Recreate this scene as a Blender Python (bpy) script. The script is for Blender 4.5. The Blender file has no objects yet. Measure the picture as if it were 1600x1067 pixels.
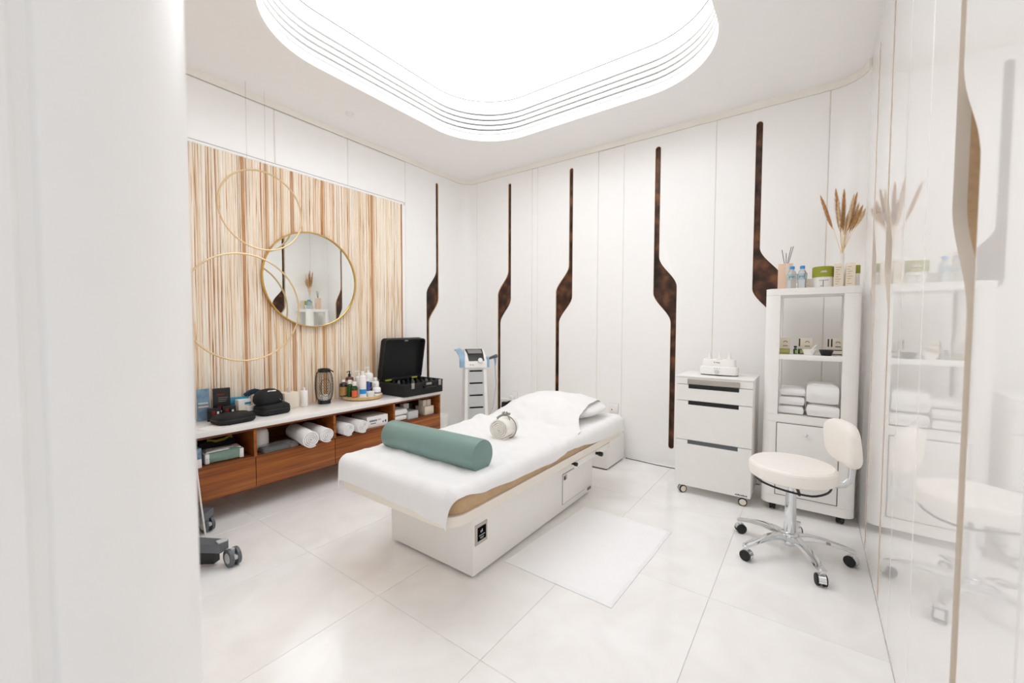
import bpy, bmesh, math, random
from mathutils import Matrix, Vector
random.seed(7)
R = math.radians
sc = bpy.context.scene
COL = sc.collection

# ------------------------------------------------------------------ camera, world, lights, exposure
YAW, PIT, ROL = R(36.095), R(-2.302), R(0.1716)
fw = Vector((-math.sin(YAW)*math.cos(PIT), math.cos(YAW)*math.cos(PIT), math.sin(PIT)))
rt0 = Vector((math.cos(YAW), math.sin(YAW), 0)); up0 = rt0.cross(fw)
rt = rt0*math.cos(ROL) + up0*math.sin(ROL); up = up0*math.cos(ROL) - rt0*math.sin(ROL)
cd = bpy.data.cameras.new('camera'); cam = bpy.data.objects.new('camera', cd); COL.objects.link(cam)
cd.sensor_width = 36; cd.lens = 642.74*36/1600; cd.clip_start = .02
cam.matrix_world = Matrix(((rt.x, up.x, -fw.x, 0), (rt.y, up.y, -fw.y, 0), (rt.z, up.z, -fw.z, 1.25), (0, 0, 0, 1)))
cd.dof.use_dof = True; cd.dof.focus_distance = 2.7; cd.dof.aperture_fstop = 2.2
sc.camera = cam
w = bpy.data.worlds.new('world'); sc.world = w; w.use_nodes = True
w.node_tree.nodes['Background'].inputs[0].default_value = (.95, .975, 1, 1)
w.node_tree.nodes['Background'].inputs[1].default_value = .85
sc.view_settings.view_transform = 'Standard'; sc.view_settings.look = 'None'
sc.view_settings.gamma = 1; sc.view_settings.exposure = 0.0; sc.view_settings.use_curve_mapping = False
PANEL_E = 3.4       # the luminous stretch ceiling is the room's lamp
sc.cycles.max_bounces = 24; sc.cycles.diffuse_bounces = 16; sc.cycles.glossy_bounces = 8; sc.cycles.transmission_bounces = 12

# ------------------------------------------------------------------ materials
def lin(h):
    h = h.lstrip('#'); v = [int(h[i:i+2], 16)/255 for i in (0, 2, 4)]
    return tuple((c/12.92 if c <= .04045 else ((c+.055)/1.055)**2.4) for c in v) + (1,)
def base(name):
    m = bpy.data.materials.new(name); m.use_nodes = True; nt = m.node_tree
    return m, nt, nt.nodes['Principled BSDF']
def N(nt, t, **kw):
    n = nt.nodes.new(t)
    for k, v in kw.items():
        if k in n.inputs: n.inputs[k].default_value = v
        else: setattr(n, k, v)
    return n
def coords(nt, scale=(1, 1, 1), space='Object'):
    tc = N(nt, 'ShaderNodeTexCoord'); mp = N(nt, 'ShaderNodeMapping'); mp.inputs['Scale'].default_value = scale
    nt.links.new(tc.outputs[space], mp.inputs[0]); return mp.outputs[0]
def pm(name, col, rough=.5, metal=0, var=.03, scale=12, bump=0, bscale=200, bdist=.002, trans=0, ior=1.5, coat=0, sheen=0, stretch=(1, 1, 1), alpha=1, spec=.5):
    m, nt, b = base(name); c = lin(col)
    v = coords(nt, stretch); n = N(nt, 'ShaderNodeTexNoise', Scale=scale, Detail=4.0); nt.links.new(v, n.inputs['Vector'])
    rp = N(nt, 'ShaderNodeValToRGB'); e = rp.color_ramp.elements
    e[0].position = .3; e[1].position = .7
    e[0].color = tuple(x*(1-var) for x in c[:3]) + (1,); e[1].color = tuple(min(1, x*(1+var)) for x in c[:3]) + (1,)
    nt.links.new(n.outputs['Fac'], rp.inputs[0]); nt.links.new(rp.outputs[0], b.inputs['Base Color'])
    b.inputs['Roughness'].default_value = rough; b.inputs['Metallic'].default_value = metal
    b.inputs['IOR'].default_value = ior; b.inputs['Transmission Weight'].default_value = trans
    b.inputs['Coat Weight'].default_value = coat; b.inputs['Sheen Weight'].default_value = sheen
    b.inputs['Alpha'].default_value = alpha; b.inputs['Specular IOR Level'].default_value = spec
    if bump:
        n2 = N(nt, 'ShaderNodeTexNoise', Scale=bscale, Detail=3.0); nt.links.new(v, n2.inputs['Vector'])
        bp = N(nt, 'ShaderNodeBump', Strength=bump, Distance=bdist); nt.links.new(n2.outputs['Fac'], bp.inputs['Height'])
        nt.links.new(bp.outputs[0], b.inputs['Normal'])
    return m
def wood(name, stops, sc3, rough=.35):
    m, nt, b = base(name); v = coords(nt, sc3)
    n = N(nt, 'ShaderNodeTexNoise', Scale=3.0, Detail=8.0, Distortion=1.2); nt.links.new(v, n.inputs['Vector'])
    rp = N(nt, 'ShaderNodeValToRGB'); rp.color_ramp.elements[0].position = .3; rp.color_ramp.elements[0].color = lin(stops[0])
    rp.color_ramp.elements[1].position = .7; rp.color_ramp.elements[1].color = lin(stops[-1])
    for i, s in enumerate(stops[1:-1]):
        e = rp.color_ramp.elements.new(.3 + .4*(i+1)/(len(stops)-1)); e.color = lin(s)
    nt.links.new(n.outputs['Fac'], rp.inputs[0]); nt.links.new(rp.outputs[0], b.inputs['Base Color'])
    b.inputs['Roughness'].default_value = rough
    return m
M = {}
M['paint'] = pm('satin wall lacquer', '#f9f8f7', .32, var=.008)
M['gloss'] = pm('high gloss white lacquer', '#f9f8f7', .03, var=.005, coat=.25)
M['ceil'] = pm('matt ceiling paint', '#f9f8f8', .7, var=.01)
M['well'] = pm('white well lining', '#fbfaf8', .5, var=.005)
M['trim'] = pm('cream trim', '#f6f2ea', .35, var=.01)
M['seam'] = pm('joint shadow lining', '#ece6dc', .6)
M['grout'] = pm('pale grout', '#efe9e0', .8)
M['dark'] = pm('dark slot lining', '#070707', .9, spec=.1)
M['black'] = pm('black plastic', '#0e0e0f', .35, var=.15)
M['blackfab'] = pm('black ballistic fabric', '#111112', .75, var=.25, bump=.4, bscale=600, bdist=.001)
M['blackrub'] = pm('black rubber', '#1a1a1a', .6)
M['whitep'] = pm('white plastic', '#f3f1ee', .3, var=.01)
M['cream'] = pm('cream powder coat', '#ece4d9', .35, var=.01)
M['grayw'] = pm('warm white melamine', '#f1efec', .35, var=.01)
M['steel'] = pm('brushed steel', '#b9b2aa', .35, metal=1, stretch=(1, 40, 40))
M['chrome'] = pm('chrome', '#dfe1e3', .06, metal=1, var=.02)
M['gold'] = pm('brushed gold', '#d9b36a', .28, metal=1, var=.05)
M['goldlt'] = pm('pale brass hoop', '#e2c9a0', .38, metal=.6, var=.04)
M['mirror'] = pm('mirror silver', '#f1f3f0', .0, metal=1, var=.0)
M['terry'] = pm('white terry cloth', '#efeeee', .95, var=.015, bump=.6, bscale=260, bdist=.003, sheen=.3)
M['cotton'] = pm('white cotton', '#efeeed', .9, var=.01, bump=.3, bscale=90, bdist=.004, sheen=.2)
M['terrycream'] = pm('ivory terry cloth', '#efebe3', .95, var=.03, bump=.6, bscale=260, bdist=.003)
M['tan'] = pm('tan fleece', '#c4a57f', .95, var=.12, scale=14, bump=.6, bscale=60, bdist=.006, sheen=.4)
M['navyfab'] = pm('dark blue strap fabric', '#17324a', .8, var=.3, scale=30)
M['matcl'] = pm('bright white bath mat', '#fbfbfc', .95, var=.01, bump=.6, bscale=260, bdist=.003)
M['teal'] = pm('sage green vinyl', '#7a9690', .42, var=.03, bump=.15, bscale=500, bdist=.0006)
M['leather'] = pm('ivory leatherette', '#f9f4ee', .45, var=.015, bump=.12, bscale=300, bdist=.001)
M['ribbon'] = pm('grey organza ribbon', '#9a9893', .5, var=.1)
M['gray'] = pm('slate grey plastic', '#5d6267', .4)
M['ltgray'] = pm('light grey plastic', '#c4c6c6', .4)
M['blue'] = pm('powder blue plastic', '#8fb0c9', .35)
M['screen'] = pm('grey screen glass', '#8a8886', .1)
M['edgebeige'] = pm('beige recess edge', '#f8eee0', .4, var=.02)
M['liner'] = pm('copper tan recess edge', '#e6c49c', .35, var=.08, scale=60)
M['amber'] = pm('amber glass', '#5a2a10', .08, var=.05, coat=.5)
M['darkglass'] = pm('near black glass', '#15110c', .08, coat=.5)
M['green'] = pm('green bottle plastic', '#1f4d1c', .15, var=.1)
M['clear'] = pm('clear plastic', '#e9f4f8', .05, trans=.85, ior=1.3)
M['glass'] = pm('clear glass', '#ffffff', .02, trans=1, ior=1.45)
M['bluecap'] = pm('sky blue cap', '#2f8fd8', .3)
M['swoosh'] = pm('bright blue print', '#1c8fd6', .35)
M['navy'] = pm('navy print', '#2b4a8c', .4)
M['olive'] = pm('olive green card', '#9a9c2c', .5, var=.05)
M['beigebox'] = pm('cream card', '#e8ddcc', .6, var=.03)
M['peach'] = pm('peach card', '#e6c8b0', .6, var=.02)
M['print'] = pm('grey print ink', '#7b7872', .6)
M['inkdark'] = pm('dark print ink', '#3a3836', .6)
M['whiteink'] = pm('white print ink', '#e8e8e8', .6)
M['red'] = pm('dark red print', '#7a1c12', .5, var=.3, scale=40)
M['orange'] = pm('orange label', '#e0643a', .5)
M['goldlab'] = pm('ochre label', '#b58a4a', .5, var=.1)
M['yellow'] = pm('yellow label', '#e6c93a', .5)
M['lime'] = pm('lime tag', '#c9d03a', .5)
M['tealfab'] = pm('blue teal towelling', '#2f87a6', .85, var=.35, scale=40)
M['bluebox'] = pm('blue leaflet', '#6f8da3', .5, var=.35, scale=25)
M['wipes'] = pm('grey green foil pack', '#7f9c8c', .35, var=.1, scale=25)
M['tray'] = wood('light ash tray', ['#caa268', '#dcb883'], (30, 2, 2))
M['mustard'] = pm('mustard strap', '#a08a20', .6)
M['polybag'] = pm('clear polythene', '#dddddd', .15, trans=.6, alpha=.35)
M['walnut'] = wood('walnut veneer', ['#6a3210', '#8e4c18', '#9b561c', '#b06a2c'], (3, .35, 16), .38)
M['walnutdk'] = wood('walnut carcass', ['#4e260f', '#7a4216', '#8a4d1e'], (4, .4, 16), .45)
M['whitetop'] = pm('white gloss worktop', '#f4f2f0', .1, var=.005, coat=.4)
M['plume'] = pm('dried tan grass', '#cf9f69', .9, var=.25, scale=60)
M['plumelt'] = pm('dried pale grass', '#e6cfaa', .9, var=.2, scale=60)
M['candle'] = pm('white wax', '#f1efec', .5)
M['oil'] = pm('pale green oil', '#b8b46a', .2)
M['cable'] = pm('black cable', '#1a1a1c', .5)
M['cordw'] = pm('white cord', '#e3e0da', .5)

def emis(name, col, s):
    m = bpy.data.materials.new(name); m.use_nodes = True; nt = m.node_tree
    nt.nodes.remove(nt.nodes['Principled BSDF']); e = N(nt, 'ShaderNodeEmission'); e.inputs[0].default_value = col; e.inputs[1].default_value = s
    nt.links.new(e.outputs[0], nt.nodes['Material Output'].inputs[0]); return m
M['panel'] = emis('lit stretch ceiling', (.95, .975, 1, 1), PANEL_E)

def marble():
    m, nt, b = base('polished white marble tile'); v = coords(nt, (1, 1, 1))
    oi = N(nt, 'ShaderNodeObjectInfo')
    n = N(nt, 'ShaderNodeTexNoise', Scale=4.0, Detail=9.0, Distortion=.8, noise_dimensions='4D'); nt.links.new(v, n.inputs['Vector']); nt.links.new(oi.outputs['Random'], n.inputs['W'])
    mu = N(nt, 'ShaderNodeMath', operation='MULTIPLY'); mu.inputs[1].default_value = 60; nt.links.new(oi.outputs['Random'], mu.inputs[0]); nt.links.new(mu.outputs[0], n.inputs['W'])
    rp = N(nt, 'ShaderNodeValToRGB'); e = rp.color_ramp.elements; e[0].position = .32; e[1].position = .62
    e[0].color = lin('#f4f1ef'); e[1].color = lin('#fbfaf9'); nt.links.new(n.outputs['Fac'], rp.inputs[0])
    n2 = N(nt, 'ShaderNodeTexNoise', Scale=180.0, Detail=2.0); nt.links.new(v, n2.inputs['Vector'])
    mx = N(nt, 'ShaderNodeMix', data_type='RGBA', blend_type='MULTIPLY'); mx.inputs[0].default_value = .03
    nt.links.new(rp.outputs[0], mx.inputs[6]); nt.links.new(n2.outputs['Fac'], mx.inputs[7]); nt.links.new(mx.outputs[2], b.inputs['Base Color'])
    b.inputs['Roughness'].default_value = .12; return m
M['marble'] = marble()

def bamboo():
    m, nt, b = base('split bamboo slat'); v = coords(nt, (60, 60, 1.6)); oi = N(nt, 'ShaderNodeObjectInfo')
    mu = N(nt, 'ShaderNodeMath', operation='MULTIPLY'); mu.inputs[1].default_value = 90; nt.links.new(oi.outputs['Random'], mu.inputs[0])
    n = N(nt, 'ShaderNodeTexNoise', Scale=1.6, Detail=3.0, noise_dimensions='4D'); nt.links.new(v, n.inputs['Vector']); nt.links.new(mu.outputs[0], n.inputs['W'])
    rp = N(nt, 'ShaderNodeValToRGB'); cr = rp.color_ramp; cr.elements[0].position = .27; cr.elements[0].color = lin('#8f6244')
    cr.elements[1].position = .66; cr.elements[1].color = lin('#f6ecdd')
    for p, c in ((.32, '#c29874'), (.36, '#e3c7a5'), (.41, '#f1e6d6'), (.54, '#f8f2e8')):
        e = cr.elements.new(p); e.color = lin(c)
    nt.links.new(n.outputs['Fac'], rp.inputs[0])
    r2 = N(nt, 'ShaderNodeValToRGB'); c2 = r2.color_ramp; c2.interpolation = 'LINEAR'
    c2.elements[0].position = 0; c2.elements[0].color = lin('#e0b07c'); c2.elements[1].position = 1; c2.elements[1].color = lin('#ffffff')
    for p, c in ((.03, '#c9a384'), (.05, '#f0d8b8'), (.12, '#fff5ea'), (.6, '#ffffff'), (.85, '#fff8f0'), (.96, '#f0dcc4')):
        e = c2.elements.new(p); e.color = lin(c)
    nt.links.new(oi.outputs['Random'], r2.inputs[0])
    mx = N(nt, 'ShaderNodeMix', data_type='RGBA', blend_type='MULTIPLY'); mx.inputs[0].default_value = 1
    nt.links.new(rp.outputs[0], mx.inputs[6]); nt.links.new(r2.outputs[0], mx.inputs[7]); nt.links.new(mx.outputs[2], b.inputs['Base Color'])
    b.inputs['Roughness'].default_value = .55; return m
M['bamboo'] = bamboo()
M['bambooback'] = pm('tan backing board', '#b5825a', .7, var=.35, scale=8, stretch=(40, 40, 1))

def bronze():
    m, nt, b = base('mottled woven bronze inlay'); v = coords(nt, (1, 1, 1))
    n = N(nt, 'ShaderNodeTexNoise', Scale=9.0, Detail=6.0); nt.links.new(v, n.inputs['Vector'])
    rp = N(nt, 'ShaderNodeValToRGB'); cr = rp.color_ramp; cr.elements[0].position = .36; cr.elements[0].color = lin('#2a201b')
    cr.elements[1].position = .72; cr.elements[1].color = lin('#80553a'); e = cr.elements.new(.52); e.color = lin('#4c352a')
    nt.links.new(n.outputs['Fac'], rp.inputs[0])
    mp = N(nt, 'ShaderNodeMapping'); mp.inputs['Rotation'].default_value = (R(45), R(45), R(45)); nt.links.new(v, mp.inputs[0])
    wv = N(nt, 'ShaderNodeTexWave', Scale=28.0, Distortion=2.0); nt.links.new(mp.outputs[0], wv.inputs['Vector'])
    mx = N(nt, 'ShaderNodeMix', data_type='RGBA', blend_type='OVERLAY'); mx.inputs[0].default_value = .35
    nt.links.new(rp.outputs[0], mx.inputs[6]); nt.links.new(wv.outputs['Color'], mx.inputs[7]); nt.links.new(mx.outputs[2], b.inputs['Base Color'])
    b.inputs['Roughness'].default_value = .38; b.inputs['Metallic'].default_value = .55; return m
M['bronze'] = bronze()

# ------------------------------------------------------------------ object helpers
MW = {}
def wm(o):
    return MW.get(o.name, Matrix.Identity(4)) if o else Matrix.Identity(4)
def thing(name, label, cat, loc=(0, 0, 0), rotz=0, group=None):
    o = bpy.data.objects.new(name, None); COL.objects.link(o); o.empty_display_size = .05
    o.location = loc; o.rotation_euler = (0, 0, rotz); o['label'] = label; o['category'] = cat
    if group: o['group'] = group
    MW[o.name] = Matrix.Translation(loc) @ Matrix.Rotation(rotz, 4, 'Z'); return o
def tag(o, label, cat, group=None):
    o['label'] = label; o['category'] = cat
    if group: o['group'] = group
    return o
def smooth(me, ang=35):
    me.polygons.foreach_set('use_smooth', [True]*len(me.polygons))
    try: me.set_sharp_from_angle(angle=R(ang))
    except Exception: pass
def obj(name, bm, mat, parent=None, world=False, sm=True, label=None):
    """one mesh object; world=True: the shape is given in room coordinates"""
    if world and parent: bm.transform(wm(parent).inverted())
    bmesh.ops.recalc_face_normals(bm, faces=bm.faces)
    me = bpy.data.meshes.new(name); bm.to_mesh(me); bm.free()
    if sm: smooth(me)
    me.materials.append(M[mat] if isinstance(mat, str) else mat)
    o = bpy.data.objects.new(name, me); COL.objects.link(o)
    if parent: o.parent = parent; MW[o.name] = wm(parent)
    if label: o['label'] = label
    return o
def top(name, bm, mat, loc, label, cat, group=None, rotz=0, sm=True):
    """a thing that is one mesh: shape in room coordinates, origin moved to its base"""
    mx = Matrix.Translation(loc) @ Matrix.Rotation(rotz, 4, 'Z')
    bm.transform(mx.inverted()); o = obj(name, bm, mat, None, sm=sm); o.location = loc; o.rotation_euler = (0, 0, rotz); MW[o.name] = mx
    return tag(o, label, cat, group)
def struct(name, bm, mat, parent=None, sm=True):
    o = obj(name, bm, mat, parent, sm=sm)
    if not parent: o['kind'] = 'structure'
    return o
def new(): return bmesh.new()
def box(bm, lo, hi, bev=0, seg=2, mx=None):
    c = [(a+b)/2 for a, b in zip(lo, hi)]; s = [abs(b-a) for a, b in zip(lo, hi)]
    r = bmesh.ops.create_cube(bm, size=1, matrix=Matrix.Translation(c) @ Matrix.Diagonal((*s, 1)))
    vs = r['verts']
    if bev:
        es = list({e for v in vs for e in v.link_edges})
        q = bmesh.ops.bevel(bm, geom=es, offset=min(bev, min(s)*.49), segments=seg, profile=.5, affect='EDGES')
        vs = list({v for f in q['faces'] for v in f.verts} | {v for v in vs if v.is_valid})
    if mx:
        bmesh.ops.transform(bm, matrix=mx, verts=vs)
    return bm
def B(lo, hi, bev=0, seg=2): return box(new(), lo, hi, bev, seg)
def lathe(bm, prof, seg=24, mx=None, cap=True):
    """prof: list of (radius, z)"""
    rings = []
    for r, z in prof:
        rings.append([bm.verts.new((r*math.cos(2*math.pi*i/seg), r*math.sin(2*math.pi*i/seg), z)) for i in range(seg)])
    for a, b in zip(rings, rings[1:]):
        for i in range(seg):
            j = (i+1) % seg; bm.faces.new((a[i], a[j], b[j], b[i]))
    if cap:
        if prof[0][0] > 1e-6: bm.faces.new(list(reversed(rings[0])))
        if prof[-1][0] > 1e-6: bm.faces.new(rings[-1])
    vs = [v for r_ in rings for v in r_]
    if mx: bmesh.ops.transform(bm, matrix=mx, verts=vs)
    return bm
def L(prof, seg=24, at=None, rot=None):
    mx = Matrix.Translation(at) if at else Matrix.Identity(4)
    if rot is not None: mx = mx @ rot
    return lathe(new(), prof, seg, mx)
def tube(bm, pts, r, seg=6, closed=False, rr=None):
    pts = [Vector(p) for p in pts]; n = len(pts); rings = []; prev = None
    for i, p in enumerate(pts):
        if closed: t = pts[(i+1) % n] - pts[i-1]
        else: t = pts[min(i+1, n-1)] - pts[max(i-1, 0)]
        t.normalize()
        if prev is None:
            a = Vector((0, 0, 1)) if abs(t.z) < .9 else Vector((1, 0, 0)); u = t.cross(a).normalized()
        else: u = (prev - t*prev.dot(t)).normalized()
        prev = u; v = t.cross(u); ra = rr[i] if rr else r
        if not isinstance(ra, tuple): ra = (ra, ra)
        rings.append([bm.verts.new(p + u*ra[0]*math.cos(2*math.pi*k/seg) + v*ra[1]*math.sin(2*math.pi*k/seg)) for k in range(seg)])
    m = n if closed else n-1
    for i in range(m):
        a, b = rings[i], rings[(i+1) % n]
        for k in range(seg):
            j = (k+1) % seg; bm.faces.new((a[k], a[j], b[j], b[k]))
    if not closed: bm.faces.new(list(reversed(rings[0]))); bm.faces.new(rings[-1])
    return bm
def T(pts, r, seg=6, closed=False, rr=None): return tube(new(), pts, r, seg, closed, rr)
def circ(c, r, n=48, ax='x', ph=0):
    out = []
    for i in range(n):
        a = 2*math.pi*i/n + ph; s, t = r*math.cos(a), r*math.sin(a)
        out.append({'x': (c[0], c[1]+s, c[2]+t), 'y': (c[0]+s, c[1], c[2]+t), 'z': (c[0]+s, c[1]+t, c[2])}[ax])
    return out
def prism(bm, pts, z0, z1):
    a = [bm.verts.new((x, y, z0)) for x, y in pts]; b = [bm.verts.new((x, y, z1)) for x, y in pts]; n = len(pts)
    for i in range(n):
        j = (i+1) % n; bm.faces.new((a[i], a[j], b[j], b[i]))
    bm.faces.new(list(reversed(a))); bm.faces.new(b); return bm
def rrect(x0, y0, x1, y1, r, n=8):
    out = []
    for cx, cy, a0 in ((x1-r, y0+r, -90), (x1-r, y1-r, 0), (x0+r, y1-r, 90), (x0+r, y0+r, 180)):
        for i in range(n+1):
            a = R(a0 + 90*i/n); out.append((cx + r*math.cos(a), cy + r*math.sin(a)))
    return out
def ribbon(bm, path, z0, z1, t, closed=False):
    """upright strip following a plan path, t metres thick to the left of travel"""
    n = len(path); P = [Vector((x, y)) for x, y in path]; off = []
    for i in range(n):
        a = P[i-1] if (i or closed) else P[i]; b = P[(i+1) % n] if (i < n-1 or closed) else P[i]
        d = (b-a).normalized(); off.append(P[i] + Vector((-d.y, d.x))*t)
    V = [[bm.verts.new((p.x, p.y, z)) for p, z in ((P[i], z0), (P[i], z1), (off[i], z1), (off[i], z0))] for i in range(n)]
    for i in range(n if closed else n-1):
        a, b = V[i], V[(i+1) % n]
        for k in range(4): bm.faces.new((a[k], b[k], b[(k+1) % 4], a[(k+1) % 4]))
    if not closed: bm.faces.new(V[0]); bm.faces.new(list(reversed(V[-1])))
    return bm
def plate_with_holes(outer, holes, t, bev=0):
    """flat plate in XY, thickness t along +Z from 0, with real holes cut in it"""
    cu = bpy.data.curves.new('tmp', 'CURVE'); cu.dimensions = '2D'; cu.fill_mode = 'BOTH'; cu.extrude = t/2; cu.bevel_depth = bev
    for pts in [outer] + holes:
        s = cu.splines.new('POLY'); s.points.add(len(pts)-1); s.use_cyclic_u = True
        for p, q in zip(s.points, pts): p.co = (q[0], q[1], 0, 1)
    o = bpy.data.objects.new('tmp', cu); COL.objects.link(o)
    me = bpy.data.meshes.new_from_object(o); bm = new(); bm.from_mesh(me)
    bpy.data.objects.remove(o); bpy.data.curves.remove(cu); bpy.data.meshes.remove(me)
    bmesh.ops.translate(bm, vec=(0, 0, t/2), verts=bm.verts); return bm

# ------------------------------------------------------------------ room shell
LW, RW, BW, CH = -3.425, .268, 3.75, 2.97
FL = struct('floor', B((LW-.05, -1.3, -.06), (RW+.05, BW+.06, -.0035)), 'grout')
xs = [RW - .618*k for k in range(7)]; ys = [-1.3, -.65, .24, 1.133, 2.025, 2.917, BW+.03]
for i in range(6):
    for j in range(6):
        x1, x0 = xs[i], xs[i+1]; y0, y1 = ys[j], ys[j+1]
        bm = new(); box(bm, (-(x1-x0)/2+.0008, -(y1-y0)/2+.0008, -.003), ((x1-x0)/2-.0008, (y1-y0)/2-.0008, 0), .0006, 1)
        o = obj('floor_tile', bm, 'marble', FL, sm=False); o.location = ((x0+x1)/2, (y0+y1)/2, 0)
# ceiling with the rounded light well cut through it
WX0, WX1, WY0, WY1, WR = -2.725, -.475, .95, 3.15, .56
wellp = rrect(WX0, WY0, WX1, WY1, WR, 14)
bm = plate_with_holes([(LW-.05, -1.3), (RW+.05, -1.3), (RW+.05, BW+.06), (LW-.05, BW+.06)], [rrect(WX0-.008, WY0-.008, WX1+.008, WY1+.008, WR+.008, 14)], .03)
bmesh.ops.translate(bm, vec=(0, 0, CH), verts=bm.verts)
CE = struct('ceiling', bm, 'ceil')
wcw = list(reversed(wellp))
cuts = [CH-.001, 3.033, 3.072, 3.117, 3.162, 3.21, 3.332]
for i in range(6):
    g0 = 0 if i == 0 else (.004 if i == 1 else .008); g1 = 0 if i == 5 else (.004 if i == 0 else .008)
    bm = new(); ribbon(bm, wcw, cuts[i]+g0, cuts[i+1]-g1, .02, True); obj('well_band', bm, 'well', CE)
obj('slot_lining', ribbon(new(), rrect(WX0-.07, WY0-.07, WX1+.07, WY1+.07, WR+.07, 14)[::-1], 3.001, 3.26, .01, True), 'dark', CE)
obj('well_rim', ribbon(new(), rrect(WX0+.004, WY0+.004, WX1-.004, WY1-.004, WR-.004, 14)[::-1], 3.328, 3.3315, .012, True), 'print', CE)
bm = new(); prism(bm, rrect(WX0-.04, WY0-.04, WX1+.04, WY1+.04, WR+.04, 14), 3.335, 3.345)
LP = top('luminous_ceiling_panel', bm, 'panel', (-1.6, 2.05, 3.335), 'large rounded square of glowing white light panel in the recessed ceiling', 'ceiling light')

# inlay outline: a thin slot that swells into a paddle and steps sideways
def sm5(t): t = max(0, min(1, t)); return t*t*(3-2*t)
def inlay(c, wd, sh, side, zt=2.83, zb=.155, grow=0):
    """side=+1: lower leg steps towards +h"""
    zs = [zb+wd*.5+(zt-wd-zb)*i/90 for i in range(91)]; zs = sorted(set(zs + [1.2+.7*i/40 for i in range(41)]))
    outer_, inner_ = [], []
    for z in zs:
        f_out = 1-sm5((z-1.585)/(1.86-1.585)); f_in = 1-sm5((z-1.27)/(1.545-1.27))
        outer_.append((c + side*(sh*f_out) + side*wd/2 + side*grow, z)); inner_.append((c + side*(sh*f_in) - side*wd/2 - side*grow, z))
    # outer edge lies on the side the paddle swells to
    topc = [(c + side*(wd/2+grow)*math.cos(R(a)), zs[-1] + (wd/2+grow)*math.sin(R(a))) for a in range(20, 180, 20)]
    cb = c + side*sh
    botc = [(cb - side*(wd/2+grow)*math.cos(R(a)), zs[0] - (wd/2+grow)*math.sin(R(a))) for a in range(20, 180, 20)]
    return outer_ + topc + list(reversed(inner_)) + botc
MAPS = {  # plan maps (h, z, depth) -> room
    'back': Matrix(((1, 0, 0, 0), (0, 0, 1, BW), (0, 1, 0, 0), (0, 0, 0, 1))),
    'left': Matrix(((0, 0, -1, LW), (1, 0, 0, 0), (0, 1, 0, 0), (0, 0, 0, 1))),
    'right': Matrix(((0, 0, 1, RW), (1, 0, 0, 0), (0, 1, 0, 0), (0, 0, 0, 1)))}
def wall_panel(parent, side, h0, h1, z0, z1, mat, holes=(), t=.02):
    g = .0035; outer = [(h0+g, z0), (h1-g, z0), (h1-g, z1), (h0+g, z1)]
    bm = plate_with_holes(outer, [hh for hh in holes], t) if holes else box(new(), (h0+g, z0, 0), (h1-g, z1, t), .003, 1)
    bm.transform(MAPS[side]); return obj('wall_panel', bm, mat, parent)
def wall_inlay(parent, side, c, wd, sh, sg, depth=.014, zb=.155, d0=.001):
    ol = inlay(c, wd, sh, sg, 2.83, zb, -.0009)
    bm = new(); pts = ol
    a = [bm.verts.new((x, z, d0)) for x, z in pts]; b = [bm.verts.new((x, z, depth)) for x, z in pts]; n = len(pts)
    g = inlay(c, wd, sh, sg, 2.83, zb, grow=.003); a2 = [bm.verts.new((x, z, d0)) for x, z in g]; b2 = [bm.verts.new((x, z, depth)) for x, z in g]
    for i in range(n):
        j = (i+1) % n; bm.faces.new((a[i], a[j], b[j], b[i])); bm.faces.new((a2[j], a2[i], b2[i], b2[j])); bm.faces.new((a[j], a[i], a2[i], a2[j])); bm.faces.new((b[i], b[j], b2[j], b2[i]))
    bm.transform(MAPS[side]); lo = obj('recess_edge', bm, 'liner', parent, label='copper tan lining of the slot')
    bm = plate_with_holes(inlay(c, wd, sh, sg, 2.83, zb, grow=.003), [], .004); bmesh.ops.translate(bm, vec=(0, 0, depth), verts=bm.verts)
    bm.transform(MAPS[side]); obj('bronze_inlay', bm, 'bronze', parent, label='dark mottled bronze inlay, thin slot with a paddle shaped swelling')
ZP0, ZP1 = .05, 2.92
# back wall
WB = struct('wall_back', B((LW-.05, BW+.04, 0), (RW+.05, BW+.09, CH+.05)), 'seam')
bx = [-3.255, -2.470, -2.400, -1.705, -1.448, -.67, .064]
bi = {0: (-2.772, .04, .148, -1), 2: (-2.0, .042, .15, -1), 4: (-1.14, .048, .155, 1), 5: (-.368, .046, .165, 1)}
for i in range(6):
    if i in bi:
        c, wd, sh, sg = bi[i]; wall_panel(WB, 'back', bx[i], bx[i+1], ZP0, ZP1, 'paint', [inlay(c, wd, sh, sg)]); wall_inlay(WB, 'back', c, wd, sh, sg)
    else: wall_panel(WB, 'back', bx[i], bx[i+1], ZP0, ZP1, 'paint')
obj('wall_core', B((LW, BW+.0165, 0), (RW, BW+.019, .05)), 'seam', WB)
def arc(cx, cy, r, a0, a1, n=10): return [(cx + r*math.cos(R(a0+(a1-a0)*i/n)), cy + r*math.sin(R(a0+(a1-a0)*i/n))) for i in range(n+1)]
cl = arc(LW+.17, BW-.17, .17, 180, 90); cr_ = arc(RW-.2, BW-.2, .2, 90, 0)
obj('corner_panel', ribbon(new(), cl[:], ZP0, ZP1, .02), 'paint', WB)
obj('corner_panel', ribbon(new(), cr_[:], ZP0, ZP1, .02), 'paint', WB)
# seam lining behind the joints
for h in bx: obj('joint_strip', B((h-.006, BW+.006, ZP0), (h+.006, BW+.03, ZP1)), 'seam', WB)
crown = [(LW, .2)] + [(LW, BW-.17)] + cl[1:] + [(RW-.2, BW)] + cr_[1:]
struct('trim_1', ribbon(new(), [(x, y) for x, y in crown][::-1], 2.921, CH, .014), 'trim')
struct('baseboard_back', ribbon(new(), [(LW, BW-.17)] + cl[1:] + [(RW-.2, BW)] + cr_[1:], .0, .049, .012), 'paint')
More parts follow.
